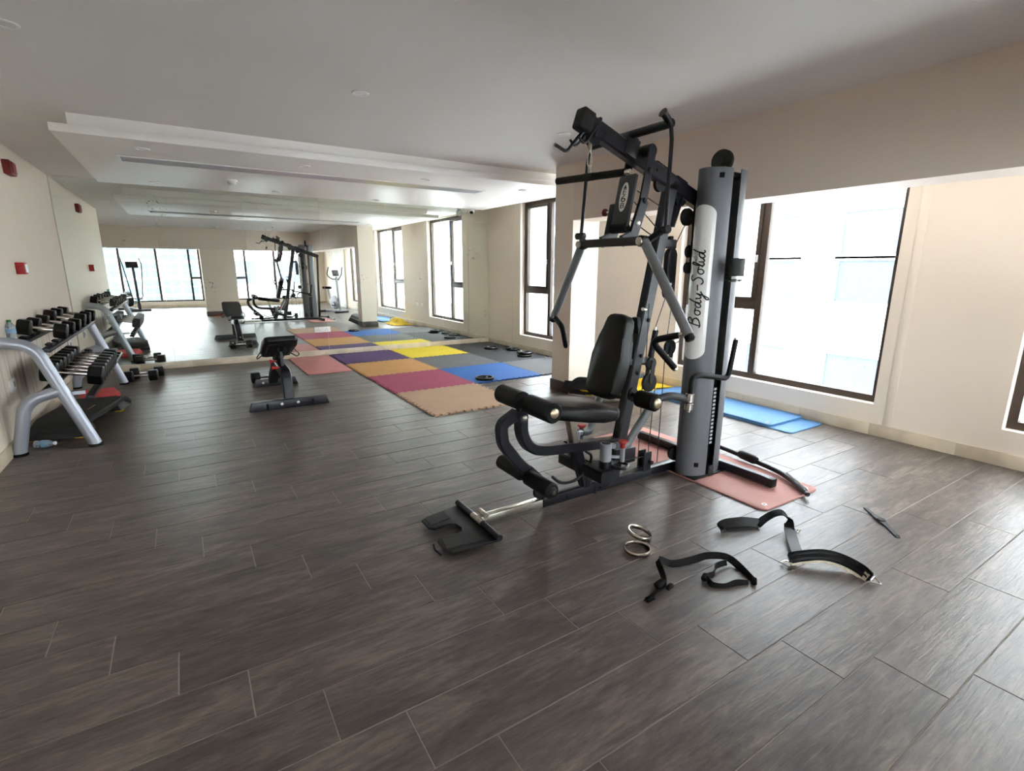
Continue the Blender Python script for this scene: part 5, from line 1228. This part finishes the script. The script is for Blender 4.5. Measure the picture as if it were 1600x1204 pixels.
# ------------------------------------------------------------------ outside
gr = struct(MB().ab((-80, -120, -16.3), (90, 90, -16)).build('ground', 'concrete'), 'pale ground far below the windows')
def block(name, label, x0, y0, x1, y1, z0, z1, wins, axis, face, m, wm, depth=0.12):
    t = thing(name, label, 'building', ((x0 + x1) / 2, (y0 + y1) / 2, z0))
    MB().ab((x0, y0, z0), (x1, y1, z1)).build('wall', m, t)
    for (u0, u1, w0, w1) in wins:
        o = 0.05
        if axis == 'x':
            sg = -1
            f = MB().ab((face - o, u0 - 0.07, w0 - 0.07), (face + 0.02, u1 + 0.07, w0)).ab((face - o, u0 - 0.07, w1), (face + 0.02, u1 + 0.07, w1 + 0.07)).ab((face - o, u0 - 0.07, w0), (face + 0.02, u0, w1)).ab((face - o, u1, w0), (face + 0.02, u1 + 0.07, w1)).build('window', m, t)
            MB().ab((face - 0.015, u0, w0), (face + 0.01, u1, w1)).build('pane', wm, f)
        else:
            f = MB().ab((u0 - 0.07, face - 0.02, w0 - 0.07), (u1 + 0.07, face + o, w0)).ab((u0 - 0.07, face - 0.02, w1), (u1 + 0.07, face + o, w1 + 0.07)).ab((u0 - 0.07, face - 0.02, w0), (u0, face + o, w1)).ab((u1, face - 0.02, w0), (u1 + 0.07, face + o, w1)).ab(((u0 + u1) / 2 - 0.03, face, w0), ((u0 + u1) / 2 + 0.03, face + 0.04, w1)).ab((u0, face, (w0 + w1) / 2 - 0.03), (u1, face + 0.035, (w0 + w1) / 2 + 0.03)).build('window', m, t)
            MB().ab((u0, face - 0.01, w0), (u1, face + 0.012, w1)).build('pane', wm, f)
    return t
wr = []
for yc in (-4.5, -1.0, 4.35, 6.0, 9.5, 13.0, 16.5):
    for zf in (-7.0, -3.5, 0.0, 3.5, 7.0):
        hw = 0.46 if yc < 5 else 0.42
        wr += [(yc - hw, yc + hw, zf - 0.85 + 0.0, zf - 0.15), (yc - hw, yc + hw, zf + 0.80, zf + 1.52), (yc - hw, yc + hw, zf + 1.62, zf + 2.35)]
block('apartment_house', 'white rendered house wall with pale blue panes outside the window wall', 10, -14, 16, 24, -16, 12, wr, 'x', 10.0, 'facade', 'winblue')
wr = []
for xc in range(-3, 16, 3):
    for zf in range(-9, 14, 3): wr.append((xc + 0.2, xc + 1.6, zf + 0.2, zf + 1.8))
block('apartment_block', 'white apartment block with square windows outside the rear windows', 1.5, -34, 18, -25, -16, 16, [w for w in wr if w[0] > 2], 'y', -25.0, 'facade', 'winblue')
wr = []
for xc in range(-12, 5, 2):
    for zf in range(-14, 3, 2): wr.append((xc + 0.15, xc + 1.85, zf + 0.15, zf + 1.85))
block('glass_tower', 'pale teal glass office tower far beyond the rear windows', -12.5, -74, 5.5, -60, -16, 4, wr, 'y', -60.0, 'concrete', 'glassblue')
